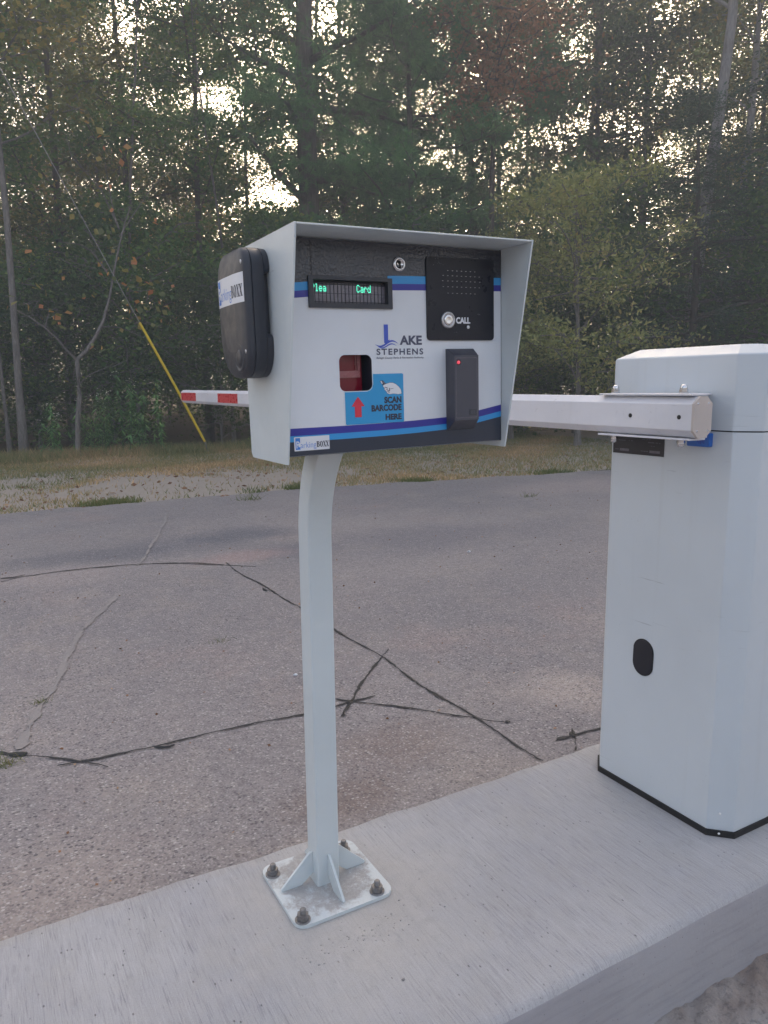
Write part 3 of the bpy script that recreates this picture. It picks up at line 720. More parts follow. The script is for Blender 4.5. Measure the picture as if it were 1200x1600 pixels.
mb = MB(); mb.lathe([(0.0046, 0), (0.0046, 0.0004)], lambda u, v, h: BX(0.3142+u, -0.0284-h, 0.1537+v), 'rubber', 18)
mb.lathe([(0.0032, 0), (0.0030, 0.0012), (0.0014, 0.0022), (0.0004, 0.0024)], lambda u, v, h: BX(0.3134+u, -0.0288-h, 0.1537+v), 'red_led', 14); mb.build('status_light', rd)
# lake logo
mb = MB()
mb2 = P(0.0004)
def poly(pts, mat, off=0.0004, m_=None): spline_fill([pts], P(off), mat, m_ or mb)
poly([(0.1846, 0.2180), (0.1928, 0.2180), (0.1926, 0.1925), (0.1960, 0.1940), (0.1925, 0.1890), (0.1870, 0.1872), (0.1848, 0.1885)], 'logo_blue')
def wave(cx0, cx1, y0, amp, th, off):
    up = []; dn = []
    for i in range(25):
        s = i/24; x = cx0+(cx1-cx0)*s
        y = y0-amp*math.sin(s*2*math.pi*0.98+0.15)
        w = th*math.sin(math.pi*s)**0.8
        up.append((x, y+w*0.6)); dn.append((x, y-w*0.4))
    poly(up+dn[::-1], 'logo_blue', off)
wave(0.1672, 0.2118, 0.1868, 0.0044, 0.0034, 0.0005)
wave(0.1722, 0.2088, 0.1832, 0.0032, 0.0022, 0.0005)
text(mb, 'AKE', (0.2143, 0.1848, 0.2582, 0.2003), P(0.0004), 'ink_grey', 0.04)
text(mb, 'STEPHENS', (0.1698, 0.1686, 0.2604, 0.1790), P(0.0004), 'ink_grey', 0.028, spacing=1.25)
text(mb, 'Raleigh County Parks & Recreation Authority', (0.1692, 0.1613, 0.2615, 0.1656), P(0.0004), 'ink_grey', 0.010, shear=0.3)
mb.build('lake_logo', panel)
# scan sticker
mb = MB()
stk = [(0.1105, 0.0566), (0.2178, 0.0566), (0.2195, 0.0585), (0.2195, 0.1362), (0.2178, 0.1380), (0.1616, 0.1380), (0.1616, 0.1215), (0.1595, 0.1150), (0.1560, 0.1118), (0.1500, 0.1098), (0.1088, 0.1098), (0.1088, 0.0582)]
poly(stk, 'sticker_blue', 0.0006)
poly([(0.1322, 0.1020), (0.1198, 0.0860), (0.1258, 0.0860), (0.1258, 0.0684), (0.1382, 0.0684), (0.1382, 0.0860), (0.1442, 0.0860)], 'arrow_red', 0.0009)
text(mb, 'SCAN', (0.1815, 0.0890, 0.2150, 0.1000), P(0.0009), 'ink', 0.05)
text(mb, 'BARCODE', (0.1568, 0.0762, 0.2148, 0.0872), P(0.0009), 'ink', 0.05)
text(mb, 'HERE', (0.1830, 0.0612, 0.2145, 0.0712), P(0.0009), 'ink', 0.05)
def hp(L): return [(0.1735+x*0.0425, 0.1272-y*0.0245) for x, y in L]     # hand holding a ticket
hand = [(0.16, 0.30), (0.30, 0.22), (0.46, 0.16), (0.60, 0.17), (0.74, 0.27), (0.87, 0.45), (0.97, 0.66), (1.0, 0.95), (0.84, 0.99), (0.62, 0.93), (0.45, 0.97), (0.33, 0.90), (0.28, 0.74), (0.20, 0.62), (0.21, 0.50), (0.13, 0.40)]
poly(hp(hand), 'ink', 0.0008)
cx_ = sum(p[0] for p in hand)/len(hand); cy_ = sum(p[1] for p in hand)/len(hand)
poly(hp([(cx_+(x-cx_)*0.965, cy_+(y-cy_)*0.955) for x, y in hand]), 'label_white', 0.0011)
poly(hp([(0.0, 0.04), (0.14, 0.0), (0.28, 0.22), (0.15, 0.34)]), 'ink', 0.0010)
poly(hp([(0.03, 0.06), (0.09, 0.04), (0.14, 0.22), (0.10, 0.24)]), 'label_white', 0.0013)
poly(hp([(0.11, 0.05), (0.135, 0.04), (0.25, 0.21), (0.20, 0.25)]), 'cell_grey', 0.0013)
for L in ([(0.24, 0.44), (0.36, 0.52), (0.35, 0.56), (0.23, 0.48)], [(0.30, 0.58), (0.44, 0.74), (0.42, 0.77), (0.28, 0.61)], [(0.44, 0.52), (0.46, 0.74), (0.43, 0.74), (0.41, 0.53)],
          [(0.34, 0.72), (0.44, 0.84), (0.42, 0.86), (0.32, 0.74)], [(0.46, 0.58), (0.62, 0.55), (0.62, 0.57), (0.46, 0.61)]): poly(hp(L), 'ink', 0.0013)
mb.build('scan_sticker', panel)
# maker's label (used on the panel and on the side unit)
def maker_label(x0, y0, x1, y1, fn_off, mbx, back=True):
    """blue block with a white P, thin 'arking', heavy slab-serif BOXX"""
    w, h = x1-x0, y1-y0
    X = lambda s: x0+s*w
    Y = lambda s: y0+s*h
    if back: spline_fill([rrect(x0, y0, x1, y1, 0.0009*w/0.0615, 3)], fn_off(0.0), 'label_white', mbx)
    spline_fill([[(X(.035), Y(.10)), (X(.165), Y(.10)), (X(.165), Y(.28)), (X(.115), Y(.28)), (X(.115), Y(.50)), (X(.165), Y(.56)), (X(.165), Y(.93)), (X(.035), Y(.93))]], fn_off(0.0002), 'label_blue', mbx)
    text(mbx, 'P', (X(.055), Y(.20), X(.145), Y(.70)), fn_off(0.0004), 'label_white', 0.02)
    text(mbx, 'arking', (X(.175), Y(.06), X(.615), Y(.62)), fn_off(0.0002), 'label_blue', -0.008)
    def G_(L, s0, s1):
        cx0, cx1 = X(s0), X(s1)
        for loopset in L: spline_fill([[(cx0+a*(cx1-cx0), Y(.20)+b*h*0.42) for a, b in lp] for lp in loopset], fn_off(0.0003), 'ink', mbx)
    Bm = [[[(0,0),(.62,0),(.9,.1),(1,.28),(.9,.46),(.72,.54),(.86,.62),(.93,.76),(.84,.92),(.58,1),(0,1),(0,.93),(.1,.93),(.1,.07),(0,.07)],
           [(.42,.08),(.55,.1),(.66,.2),(.66,.38),(.55,.49),(.42,.5)], [(.42,.57),(.54,.58),(.62,.68),(.62,.84),(.53,.92),(.42,.92)]]]
    el = lambda rx, ry: [(.5+rx*math.cos(i*math.pi/10), .5+ry*math.sin(i*math.pi/10)) for i in range(20)]
    Om = [[el(.5, .52), el(.17, .42)]]
    Xm = [[[(0,1),(.48,1),(.48,.94),(.42,.93),(.56,.66),(.74,.93),(.66,.94),(.66,1),(.98,1),(.98,.94),(.88,.93),(.62,.56),(.92,.07),(1,.06),(1,0),(.52,0),(.52,.06),(.58,.07),(.43,.36),(.22,.07),(.32,.06),(.32,0),(0,0),(0,.06),(.1,.07),(.37,.46),(.08,.93),(0,.94)]]]
    G_(Bm, .625, .715); G_(Om, .722, .805); G_(Xm, .81, .895); G_(Xm, .892, .975)
mb = MB(); maker_label(0.0162, 0.0200, 0.0777, 0.0424, lambda o: P(0.0007+o), mb); mb.build('maker_label', panel)

# side unit (rounded black antenna housing) on the left cheek; outline in (b, c)
def ul(inset=0.0, cb0=0.022, cb1=0.166, cc0=0.137, cc1=0.336, rt=0.030, rb=0.050):
    return rrect(cb0+inset, cc0+inset, cb1-inset, cc1-inset, (max(rb-0.005-inset, .002), max(rb+0.022-inset, .002), max(rt+0.012-inset, .002), max(rt-inset, .002)), 9)
mb = MB()
def ring(L, a): return [BX(-a, b, c) for b, c in L]
mb.loft([ring(ul(0.0015), 0.010), ring(ul(0.0), 0.013), ring(ul(0.0), 0.029), ring(ul(0.001), 0.0298)], 'plastic_black')
# wall mount blocks (the middle is waisted)
mb.loft([ring(rrect(0.024, 0.296, 0.160, 0.335, (0.008, 0.008, 0.03, 0.028), 6), 0.0006), ring(rrect(0.022, 0.294, 0.164, 0.336, (0.008, 0.008, 0.03, 0.030), 6), 0.0100)], 'plastic_black')
mb.loft([ring(rrect(0.022, 0.138, 0.160, 0.204, (0.045, 0.05, 0.01, 0.01), 8), 0.0006), ring(rrect(0.022, 0.137, 0.166, 0.206, (0.048, 0.05, 0.01, 0.01), 8), 0.0100)], 'plastic_black')
mb.box((-0.0100, 0.036, 0.19), (-0.0006, 0.150, 0.31), 'plastic_black', BX)
su = mb.build('side_antenna', root)
em = su.modifiers.new('edges', 'EDGE_SPLIT'); em.split_angle = math.radians(35)
mb = MB()
mb.loft([ring(ul(0.0012), 0.0302), ring(ul(0.0), 0.0312), ring(ul(0.0006), 0.037), ring(ul(0.003), 0.0405), ring(ul(0.008), 0.0425), ring(ul(0.022), 0.0445), ring(ul(0.042, rb=0.052), 0.0462)], 'plastic_black')
cv = mb.build('front_cover', su); 
em = cv.modifiers.new('edges', 'EDGE_SPLIT'); em.split_angle = math.radians(50)
mb = MB()
fd = lambda u, v, h: BX(-0.0425-h, 0.062+u, 0.170+v)
mb.lathe([(0.024, 0), (0.0235, 0.0020), (0.0205, 0.0032), (0.0195, 0.0018), (0.0150, 0.0016), (0.0142, 0.0030), (0.0080, 0.0038), (0.0010, 0.0042)], fd, 'plastic_black', 32)
mb.build('dial', su)
for (b, c) in ((0.034, 0.312), (0.034, 0.178)):
    mb = MB(); mb.lathe([(0.0036, 0), (0.0034, 0.0012), (0.0010, 0.0016)], lambda u, v, h: BX(-0.0418-h, b+u, c+v), 'steel', 12); mb.build('cover_screw', su)
# its label wraps over the gently domed cover
mb = MB()
DOME_E = [0.0, 0.0006, 0.003, 0.008, 0.022, 0.042, 0.072]; DOME_A = [0.0312, 0.037, 0.0405, 0.0425, 0.0445, 0.0462, 0.0462]
def wrap(o):
    def fn(s, c):      # s runs from the far edge to the near edge of the cover
        b = 0.1575-s; e = min(b-0.022, 0.166-b)
        return BX(-(float(np.interp(e, DOME_E, DOME_A))+0.0007+o), b, c)
    return fn
for k_ in range(24):
    sa, sb = 0.004+0.126*k_/24, 0.004+0.126*(k_+1)/24; f_ = wrap(0)
    mb.add([f_(sa, 0.2525), f_(sb, 0.2525), f_(sb, 0.2970), f_(sa, 0.2970)], [(0, 1, 2, 3)], 'label_white', True)
maker_label(0.004, 0.2525, 0.130, 0.2970, wrap, mb, False)
mb.build('side_label', su)

# ------------------------------------------------------------------ barrier gate
bg = thing('barrier_gate', (1.56, 1.14, 0.0), 'white chamfered barrier cabinet standing on the island with its white boom lowered across the road', 'barrier')
CX0, CX1, CY0, CY1, CH = 1.370, 1.720, 0.938, 1.342, 0.0405
def octo(i=0.0):
    x0, x1, y0, y1, k = CX0+i, CX1-i, CY0+i, CY1-i, CH-i*0.4
    return [(x0+k, y0), (x1-k, y0), (x1, y0+k), (x1, y1-k), (x1-k, y1), (x0+k, y1), (x0, y1-k), (x0, y0+k)]
mb = MB(); mb.prism(octo(), lambda u, v, d: (u, v, d), 0.014, 0.8995, 'cabinet_white'); mb.build('cabinet_body', bg, 0.0022)
mb = MB(); mb.prism(octo(-0.004), lambda u, v, d: (u, v, d), 0.0005, 0.0145, 'rubber'); bt = mb.build('base_gasket', bg, 0.002)
mb = MB(); mb.prism(octo(0.006), lambda u, v, d: (u, v, d), 0.8990, 0.9030, 'rubber'); mb.build('lid_seal', bg)
mb = MB()
eave = [(x, y, 1.058) for x, y in octo()]; low = [(x, y, 0.9025) for x, y in octo()]
topr = [(x, y, 1.079) for x, y in octo(0.048)]
mb.loft([low, eave, topr], 'cabinet_white', False)
lid = mb.build('lid', bg, 0.0030)
# oval plug
mb = MB()
ov = [( (0.0300 if True else 0)*math.cos(t_)*1.0, 0.0300*math.sin(t_)+(0.0155 if math.sin(t_) > 0 else -0.0155)) for t_ in [2*math.pi*i/32+0.01 for i in range(32)]]
mb.prism(ov, lambda u, v, d: (CX0-d, 1.1772-u, 0.353+v), 0.0002, 0.0022, 'rubber')
mb.prism([(u*0.93, v*0.94) for u, v in ov], lambda u, v, d: (CX0-d, 1.1772-u, 0.353+v), 0.0022, 0.0032, 'plate_black')
mb.build('oval_plug', bg, 0.0008)
# type plate with faint lines, blue tag
mb = MB()
mb.prism([(1.148, 0.8365), (1.2985, 0.8365), (1.2985, 0.8955), (1.148, 0.8955)], lambda u, v, d: (CX0-d, u, v), 0.0003, 0.0016, 'plate_black')
r2 = random.Random(9)
def dash_row(y0, y1, z, h, dens=0.7):
    y = y0
    while y > y1:
        w = r2.uniform(0.001, 0.004)
        if r2.random() < dens: mb.box((CX0-0.0019, y-w, z), (CX0-0.0017, y, z+h), 'line_faint')
        y -= w+0.0009
dash_row(1.288, 1.235, 0.867, 0.0016); dash_row(1.195, 1.160, 0.8655, 0.0018); dash_row(1.21, 1.18, 0.873, 0.0012, 0.5); dash_row(1.19, 1.172, 0.858, 0.0012, 0.5)
dash_row(1.291, 1.282, 0.845, 0.0016); dash_row(1.213, 1.190, 0.845, 0.0016, 0.8)
for (ya, yb) in ((1.277, 1.249), (1.188, 1.158)):
    mb.box((CX0-0.0019, yb, 0.8425), (CX0-0.0017, ya, 0.8485), 'line_faint'); 
    y = ya-0.002
    while y > yb+0.003:
        mb.box((CX0-0.0022, y-0.0013, 0.8437), (CX0-0.0020, y, 0.8473), 'cell_grey'); y -= 0.0026
mb.build('type_plate', bg)
mb = MB(); mb.prism(rrect(1.0245, 0.8670, 1.0790, 0.8960, 0.003), lambda u, v, d: (CX0-d, u, v), 0.0003, 0.012, 'key_blue'); kt = mb.build('blue_tag', bg, 0.001)
mb = MB()
for i in range(5): mb.box((CX0-0.0123, 1.036+i*0.004, 0.874+0.002*math.sin(i*2)), (CX0-0.0121, 1.0375+i*0.004, 0.887-0.002*math.cos(i*3)), 'navy')
mb.build('tag_mark', kt)
# small screw heads low on the chamfer
for (u, z) in ((0.55, 0.055), (0.55, 0.009)):
    mb = MB()
    px_, py_ = CX0+CH*(1-u)-0.001, CY0+CH*u-0.001
    if z < 0.02: px_ -= 0.003; py_ -= 0.003
    mb.lathe([(0.0028, 0), (0.002, 0.0012), (0.0005, 0.0014)], lambda a, b, h: (px_-h*0.7+a*0.7, py_-h*0.7-a*0.7, z+b), 'lens_white', 10)
    mb.build('chamfer_screw', bg)

# boom: octagonal aluminium profile, rising a touch towards the tip
AY0, AY1 = 0.980, 4.912
def armring(y, grow=0.0, s=0.0):
    zc = 0.933+(y-AY0)/(AY1-AY0)*0.0165; hh = 0.0405+grow; x0, x1 = 1.250-grow, 1.302+grow; kx, kz = 0.0155, 0.0145
    pts = [(x0, zc-hh+kz), (x0, zc+hh-kz), (x0+kx, zc+hh), (x1-kx, zc+hh), (x1, zc+hh-kz), (x1, zc-hh+kz), (x1-kx, zc-hh), (x0+kx, zc-hh)]
    return [(x, y, z) for x, z in pts]
mb = MB(); mb.loft([armring(AY0+0.006), armring(AY1-0.004)], 'arm_white', False); arm = mb.build('boom', bg, 0.0012)
for (y0, y1) in ((AY0, AY0+0.0055), (AY1-0.0035, AY1)):
    mb = MB(); mb.loft([armring(y0, 0.0008), armring(y1, 0.0008)], 'cap_plastic', False)
    if y0 == AY0:
        for (dx, dz) in ((0.010, 0.027), (0.042, 0.027), (0.010, -0.027), (0.042, -0.027)):
            mb.lathe([(0.0026, 0), (0.002, 0.001), (0.0005, 0.0012)], lambda u, v, h: (1.25+dx+u, AY0-h, 0.933+dz+v), 'chrome', 10)
    mb.build('end_cap', arm)
for (ya, yb) in ((4.559, 4.905), (3.768, 4.113), (2.98, 3.32), (2.19, 2.53)):
    mb = MB(); zc = lambda y: 0.933+(y-AY0)/(AY1-AY0)*0.0165
    hz = 0.0250
    V = [(1.2494, ya, zc(ya)-hz), (1.2494, yb, zc(yb)-hz), (1.2494, yb, zc(yb)+hz), (1.2494, ya, zc(ya)+hz)]
    mb.add(V+[(1.2498, y, z) for x, y, z in V], [(0, 1, 2, 3), (3, 2, 6, 7), (1, 0, 4, 5), (0, 3, 7, 4), (2, 1, 5, 6)], 'tape_red')
    mb.build('red_tape', arm)
for y in (1.1411, 1.0155): mb = MB(); mb.lathe([(0.0046, 0), (0.0046, 0.0006), (0.0030, 0.0008)], lambda u, v, h: (1.2498-h, y+u, 0.9332+v), 'rubber', 16); mb.build('bolt_hole', arm)
for zz, nm in ((0.9775, 'top'), (0.8888, 'low')):
    mb = MB()
    s = 1 if nm == 'top' else -1
    mb.box((1.252, 0.990, min(zz-0.002, zz+0.002)), (1.300, 1.236, zz+0.002), 'arm_white')
    mb.box((1.3003, 1.030, zz-0.002), (1.366, 1.236, zz+0.002), 'arm_white')
    mb.build('clamp_plate', arm, 0.0010)
def nutstack(x, y, z, s):
    mb = MB(); f = lambda u, v, h: (x+u, y+v, z+s*h)
    mb.lathe([(0.0100, 0.0002), (0.0100, 0.0020), (0.0096, 0.0022)], f, 'steel', 20)
    mb.prism(hexa(0.0088, 0.3), lambda u, v, d: f(u, v, d), 0.0023, 0.0085, 'chrome') if s > 0 else mb.prism(hexa(0.0088, 0.3), lambda u, v, d: f(u, v, -d), -0.0085, -0.0023, 'chrome')
    mb.lathe([(0.0076, 0.0086), (0.0078, 0.0110), (0.0072, 0.0140), (0.0055, 0.0168), (0.0028, 0.0182), (0.0005, 0.0186)], f, 'chrome', 20)
    mb.build('cap_nut', arm)
for y in (1.0400, 1.2235):
    nutstack(1.290, y, 0.9795, 1); nutstack(1.290, y, 0.8868, -1)
mb = MB()                                             # drive hub behind the boom
mb.lathe([(0.034, 0.0), (0.034, 0.062), (0.03, 0.066)], lambda u, v, h: (CX0-h, 1.14+u, 0.933+v), 'steel', 28); mb.build('drive_hub', bg)

# ------------------------------------------------------------------ guy wire with its yellow guard
base = on_plane(324, 699, 1, 12.55); g0 = on_plane(320, 690, 1, 12.55); g1 = on_plane(218, 504, 1, 12.55); w1 = on_plane(0, 106, 1, 12.55); w2 = w1+(w1-g1)*0.9
gw = thing('guy_wire', base, 'thin pole guy wire with a yellow plastic guard anchored at the edge of the woods', 'guy wire')
mb = MB(); mb.tube([g0, w2], 0.0065, 'wire', 6); mb.build('wire', gw)
mb = MB(); mb.tube([g0, g0+(g1-g0)*0.5+np.array([0.02, 0, -0.015]), g1], 0.021, 'guard_yellow', 10); mb.build('guard', gw)
mb = MB(); mb.tube([base+np.array([0.05, 0, -0.22]), g0], 0.014, 'zinc', 8); mb.build('anchor_rod', gw)

# ------------------------------------------------------------------ foliage generators
def leaves_mesh(name, C, size, mat, seed, aspect=0.55, flat=0.5, tone_pow=1.0, droop=0.0, tone=None):
    r = np.random.default_rng(seed); n = len(C)
    d = r.normal(size=(n, 3)); d[:, 2] = d[:, 2]*(1-flat)-droop; d /= np.linalg.norm(d, axis=1)[:, None]
    e = r.normal(size=(n, 3)); e[:, 2] *= (1-flat*0.6); e -= (e*d).sum(1)[:, None]*d; e /= np.linalg.norm(e, axis=1)[:, None]
    s = size*r.uniform(0.55, 1.25, n)[:, None]
    nrm = np.cross(d, e)
    V = np.stack([C-d*s*0.5, C+e*s*aspect*0.5+nrm*s*0.06, C+d*s*0.5, C-e*s*aspect*0.5+nrm*s*0.06], 1).reshape(-1, 3)
    F = np.arange(4*n).reshape(n, 4)
    return fast_mesh(name, V, F, mat, r.uniform(0, 1, n)**tone_pow if tone is None else tone)
def needle_mesh(name, C, size, mat, seed, per=14, wid=0.010):
    r = np.random.default_rng(seed); n = len(C)
    ax = r.normal(size=(n, 3)); ax[:, 2] = ax[:, 2]*0.5+0.25; ax /= np.linalg.norm(ax, axis=1)[:, None]
    A = np.repeat(ax, per, 0); B = np.repeat(C, per, 0); m_ = n*per
    d = A*0.6+r.normal(size=(m_, 3))*0.62; d /= np.linalg.norm(d, axis=1)[:, None]
    w = np.cross(d, r.normal(size=(m_, 3))); w /= np.linalg.norm(w, axis=1)[:, None]
    L = size*r.uniform(0.7, 1.2, m_)[:, None]
    V = np.stack([B-w*wid*0.5, B+w*wid*0.5, B+d*L], 1).reshape(-1, 3)
    return fast_mesh(name, V, np.arange(3*m_).reshape(m_, 3), mat, np.repeat(r.uniform(0, 1, n), per))

def skeleton(H, cb, R, seed, nl=26, lean=(0, 0), r0_=0.14, up=0.45, droop=0.0, shape='round', wob=0.15, top=1.0):
    """trunk and limb polylines with radii, and the twig points leaves hang from"""
    r = np.random.default_rng(seed)
    nz = 12; tz = np.linspace(0, H, nz)
    ph = r.uniform(0, 6.28, 4)
    tx = lean[0]*tz/H+wob*np.sin(tz*0.5+ph[0])*tz/H; ty = lean[1]*tz/H+wob*np.sin(tz*0.43+ph[1])*tz/H
    tr = r0_*(1-0.82*(tz/H)**0.9)*top; tr[0] *= 1.35
    lines = [(np.stack([tx, ty, tz], 1), tr)]; pts = []
    for i in range(nl):
        s = (i+0.5)/nl; z = cb+(H*0.97-cb)*s**0.9
        if shape == 'round': prof = math.sin(math.pi*min(1, 0.18+0.80*s))**0.7
        elif shape == 'cone': prof = 1.05-s*0.85
        else: prof = 0.8
        L = R*prof*r.uniform(0.65, 1.15); az = i*2.399+r.uniform(-.5, .5)
        p0 = np.array([np.interp(z, tz, tx), np.interp(z, tz, ty), z]); rr = np.interp(z, tz, tr)*0.42
        el = up+r.uniform(-.2, .25); k = 6; P = [p0]; d = np.array([math.cos(az)*math.cos(el), math.sin(az)*math.cos(el), math.sin(el)])
        for j in range(k):
            d = d+np.array([r.normal()*0.13, r.normal()*0.13, r.normal()*0.10-droop]); d /= np.linalg.norm(d); P.append(P[-1]+d*L/k)
        P = np.array(P); lines.append((P, np.linspace(rr, 0.012, k+1)))
        for j in range(2, k+1): pts.append(P[j])
        for q in range(5):
            j = r.integers(1, k+1); a2 = az+r.choice([-1, 1])*r.uniform(0.5, 1.3); l2 = L*r.uniform(0.22, 0.45)
            dd = np.array([math.cos(a2), math.sin(a2), r.uniform(-.15, .5)-droop*2]); Q = [P[j]+dd*l2*t_+np.array([0, 0, -droop*t_*t_*0.4]) for t_ in (0, .35, .7, 1.0)]
            lines.append((np.array(Q), np.linspace(0.016, 0.006, 4)))
            for x in Q[1:]: pts.append(x)
    return lines, np.array(pts)
def wood_mesh(name, lines, mat, sides=6):
    mb = MB()
    for i, (P, rr) in enumerate(lines): mb.tube(P, rr, mat, sides+4 if i == 0 else (sides if rr[0] > 0.03 else 4))
    me = bpy.data.meshes.new(name); me.from_pydata(mb.v, [], mb.f); me.materials.append(MATS[mat])
    me.polygons.foreach_set('use_smooth', mb.sm); me.update(); return me
def scatter(pts, n, sig, seed, flatz=0.6):
    r = np.random.default_rng(seed); ix = r.integers(0, len(pts), n); c = pts[ix]
    scatter.tone = np.clip(0.55*r.uniform(0, 1, len(pts))[ix]+0.45*r.uniform(0, 1, n), 0, 1)
    return c+r.normal(size=(n, 3))*np.array([sig, sig, sig*flatz])

SPECIES = {}
def species(key, H, cb, R, seed, n, size, leaf, barkm, kind='leaf', sig=0.28, nl=26, r0_=0.14, up=0.45, droop=0.0, shape='round', lean=(0, 0), wob=0.15, flat=0.4, aspect=0.6, per=14, wid=0.010, tp=1.0):
    lines, pts = skeleton(H, cb, R, seed, nl, lean, r0_, up, droop, shape, wob)
    w = wood_mesh('trunk', lines, barkm)
    C_ = scatter(pts, n, sig*0.92, seed+1)
    cr = needle_mesh('crown', C_, size, leaf, seed+2, per, wid) if kind == 'needle' else leaves_mesh('crown', C_, size, leaf, seed+2, aspect, flat, tp, droop*2, scatter.tone**(tp*0.8))
    SPECIES[key] = (w, cr)
def plant(key, name, loc, rz, sc, label, cat, group=None, crown=True):
    o = bpy.data.objects.new(name, None); COL.objects.link(o); o.empty_display_size = 0.2
    o.location = tuple(loc); o.rotation_euler = (0, 0, rz); o.scale = (sc, sc, sc)
    tag(o, label, cat, group)
    w, c = SPECIES[key]
    for nm, me in (('trunk', w), ('crown', c)):
        if me is None or (nm == 'crown' and not crown): continue
        p = bpy.data.objects.new(nm, me); COL.objects.link(p); p.parent = o
    return o

species('oak_a', 15, 3.0, 3.1, 11, 34000, 0.098, 'leaf_green', 'bark_dark', tp=1.5, r0_=0.09, sig=0.32)
species('oak_b', 16, 2.2, 3.3, 23, 34000, 0.098, 'leaf_olive', 'bark_dark', tp=1.3, r0_=0.085, sig=0.32, nl=30)
species('oak_c', 14, 4.0, 2.9, 37, 27000, 0.095, 'leaf_dark', 'bark_dark', tp=1.2, r0_=0.11, sig=0.32)
species('slim', 14, 4.6, 2.0, 41, 8000, 0.11, 'leaf_olive', 'bark_thin', tp=1.4, r0_=0.062, nl=20, wob=0.25)
species('rust', 9.2, 6.0, 1.6, 53, 8500, 0.092, 'leaf_rust', 'bark_dark', r0_=0.11, nl=22)
species('pine', 19, 4.2, 3.4, 61, 5200, 0.20, 'needle', 'bark_pine', kind='needle', sig=0.26, r0_=0.29, up=0.15, droop=-0.02, nl=34, wob=0.12, per=22, wid=0.011)
species('pine_low', 12, 3.0, 3.2, 67, 6000, 0.20, 'needle', 'bark_pine', kind='needle', sig=0.26, r0_=0.15, up=0.12, droop=-0.02, nl=30, per=22, wid=0.011)
species('hemlock', 11, 0.6, 3.0, 71, 30000, 0.085, 'hemlock', 'bark_dark', sig=0.22, up=0.05, droop=0.07, shape='cone', nl=46, flat=0.6, aspect=0.38, r0_=0.16)
species('pale_bush', 4.7, 0.3, 2.2, 83, 11000, 0.095, 'leaf_pale', 'bark_thin', sig=0.20, up=0.6, droop=0.03, nl=20, aspect=0.42, flat=0.1, r0_=0.06)
species('shrub_a', 3.0, 0.1, 1.5, 91, 9000, 0.085, 'leaf_dark', 'bark_thin', sig=0.28, up=0.7, droop=0.03, nl=26, r0_=0.035)
species('shrub_b', 4.2, 0.1, 1.6, 97, 10000, 0.095, 'leaf_green', 'bark_thin', sig=0.30, up=0.7, droop=0.03, nl=28, r0_=0.04, tp=1.4)
species('sapling', 6.0, 1.0, 1.4, 103, 5000, 0.10, 'leaf_olive', 'bark_thin', sig=0.28, up=0.6, nl=22, r0_=0.04)
species('pale_trunk', 17, 7.5, 2.0, 111, 5000, 0.10, 'leaf_olive', 'bark_pale', sig=0.35, up=0.8, nl=16, r0_=0.15, lean=(-0.7, 0.4), wob=0.35)

# ---- front-row trees, each with its own label
def T(key, name, px, dist, sc, rz, label, cat='tree', group=None, z=-0.15):
    return plant(key, name, at_dist(px, dist, z), rz, sc, label, cat, group)
T('slim', 'slender_tree', 28, 13.6, 1.0, 0.3, 'slender pale-barked tree standing in front at the far left edge of the woods')
T('oak_b', 'oak_tree', -70, 16.0, 1.0, 1.3, 'dark olive-leaved tree filling the top left corner of the photo')
T('oak_a', 'oak_tree', 110, 16.5, 1.0, 2.1, 'broad green tree behind the bare forked sapling at left')
T('oak_b', 'oak_tree', 215, 18.0, 1.0, 0.2, 'olive and yellow leaved tree behind the yellow guy guard')
T('oak_a', 'oak_tree', 325, 16.8, 0.95, 4.0, 'dense green tree just above and behind the black side unit of the terminal')
T('oak_a', 'oak_tree', 400, 19.5, 0.80, 5.5, 'green tree with its crown against bright sky left of the big pine trunk')
T('pine', 'pine_tree', 492, 17.0, 1.0, 0.9, 'thick straight pine trunk rising behind the terminal hood')
T('oak_c', 'oak_tree', 545, 22.0, 1.2, 2.4, 'thick dim trunk second behind the big pine')
T('pine_low', 'pine_tree', 640, 17.0, 0.88, 1.9, 'soft needled pine with boughs right over the terminal hood')
T('pine_low', 'pine_tree', 735, 19.0, 0.92, 3.4, 'blue-green pine spreading below the rust coloured crown')
T('rust', 'maple_tree', 768, 16.4, 1.0, 2.2, 'tree with rust-red autumn crown above the right end of the terminal')
T('oak_c', 'oak_tree', 925, 20.5, 1.0, 1.1, 'dark forked trunk with thin open crown right of the rust-red tree')
T('slim', 'slender_tree', 985, 21.0, 1.25, 4.4, 'slim dark trunk between the forked tree and the pale trunks')
T('pale_bush', 'bush', 905, 14.0, 1.0, 0.4, 'pale yellow-green leafy bush behind the boom, between terminal and cabinet', 'bush')
T('pale_bush', 'bush', 800, 15.2, 0.85, 3.0, 'olive bush directly behind the right edge of the terminal hood', 'bush')
T('hemlock', 'hemlock_tree', 1075, 15.4, 0.60, 0.7, 'dark drooping hemlock left of the one at the right edge, behind the cabinet lid')
T('hemlock', 'hemlock_tree', 1215, 16.0, 0.95, 2.8, 'large dark hemlock filling the right edge above the cabinet')
T('pale_trunk', 'birch_tree', 1068, 16.3, 1.0, 2.36, 'leaning pale grey trunk, the thicker of the two pale ones above the cabinet')
T('pale_trunk', 'birch_tree', 1120, 18.2, 0.85, 2.9, 'thinner pale grey leaning trunk at upper right beside the thicker pale one')
T('oak_b', 'oak_tree', 1270, 19.5, 1.1, 3.9, 'leafy tree at the top right corner behind the hemlock')

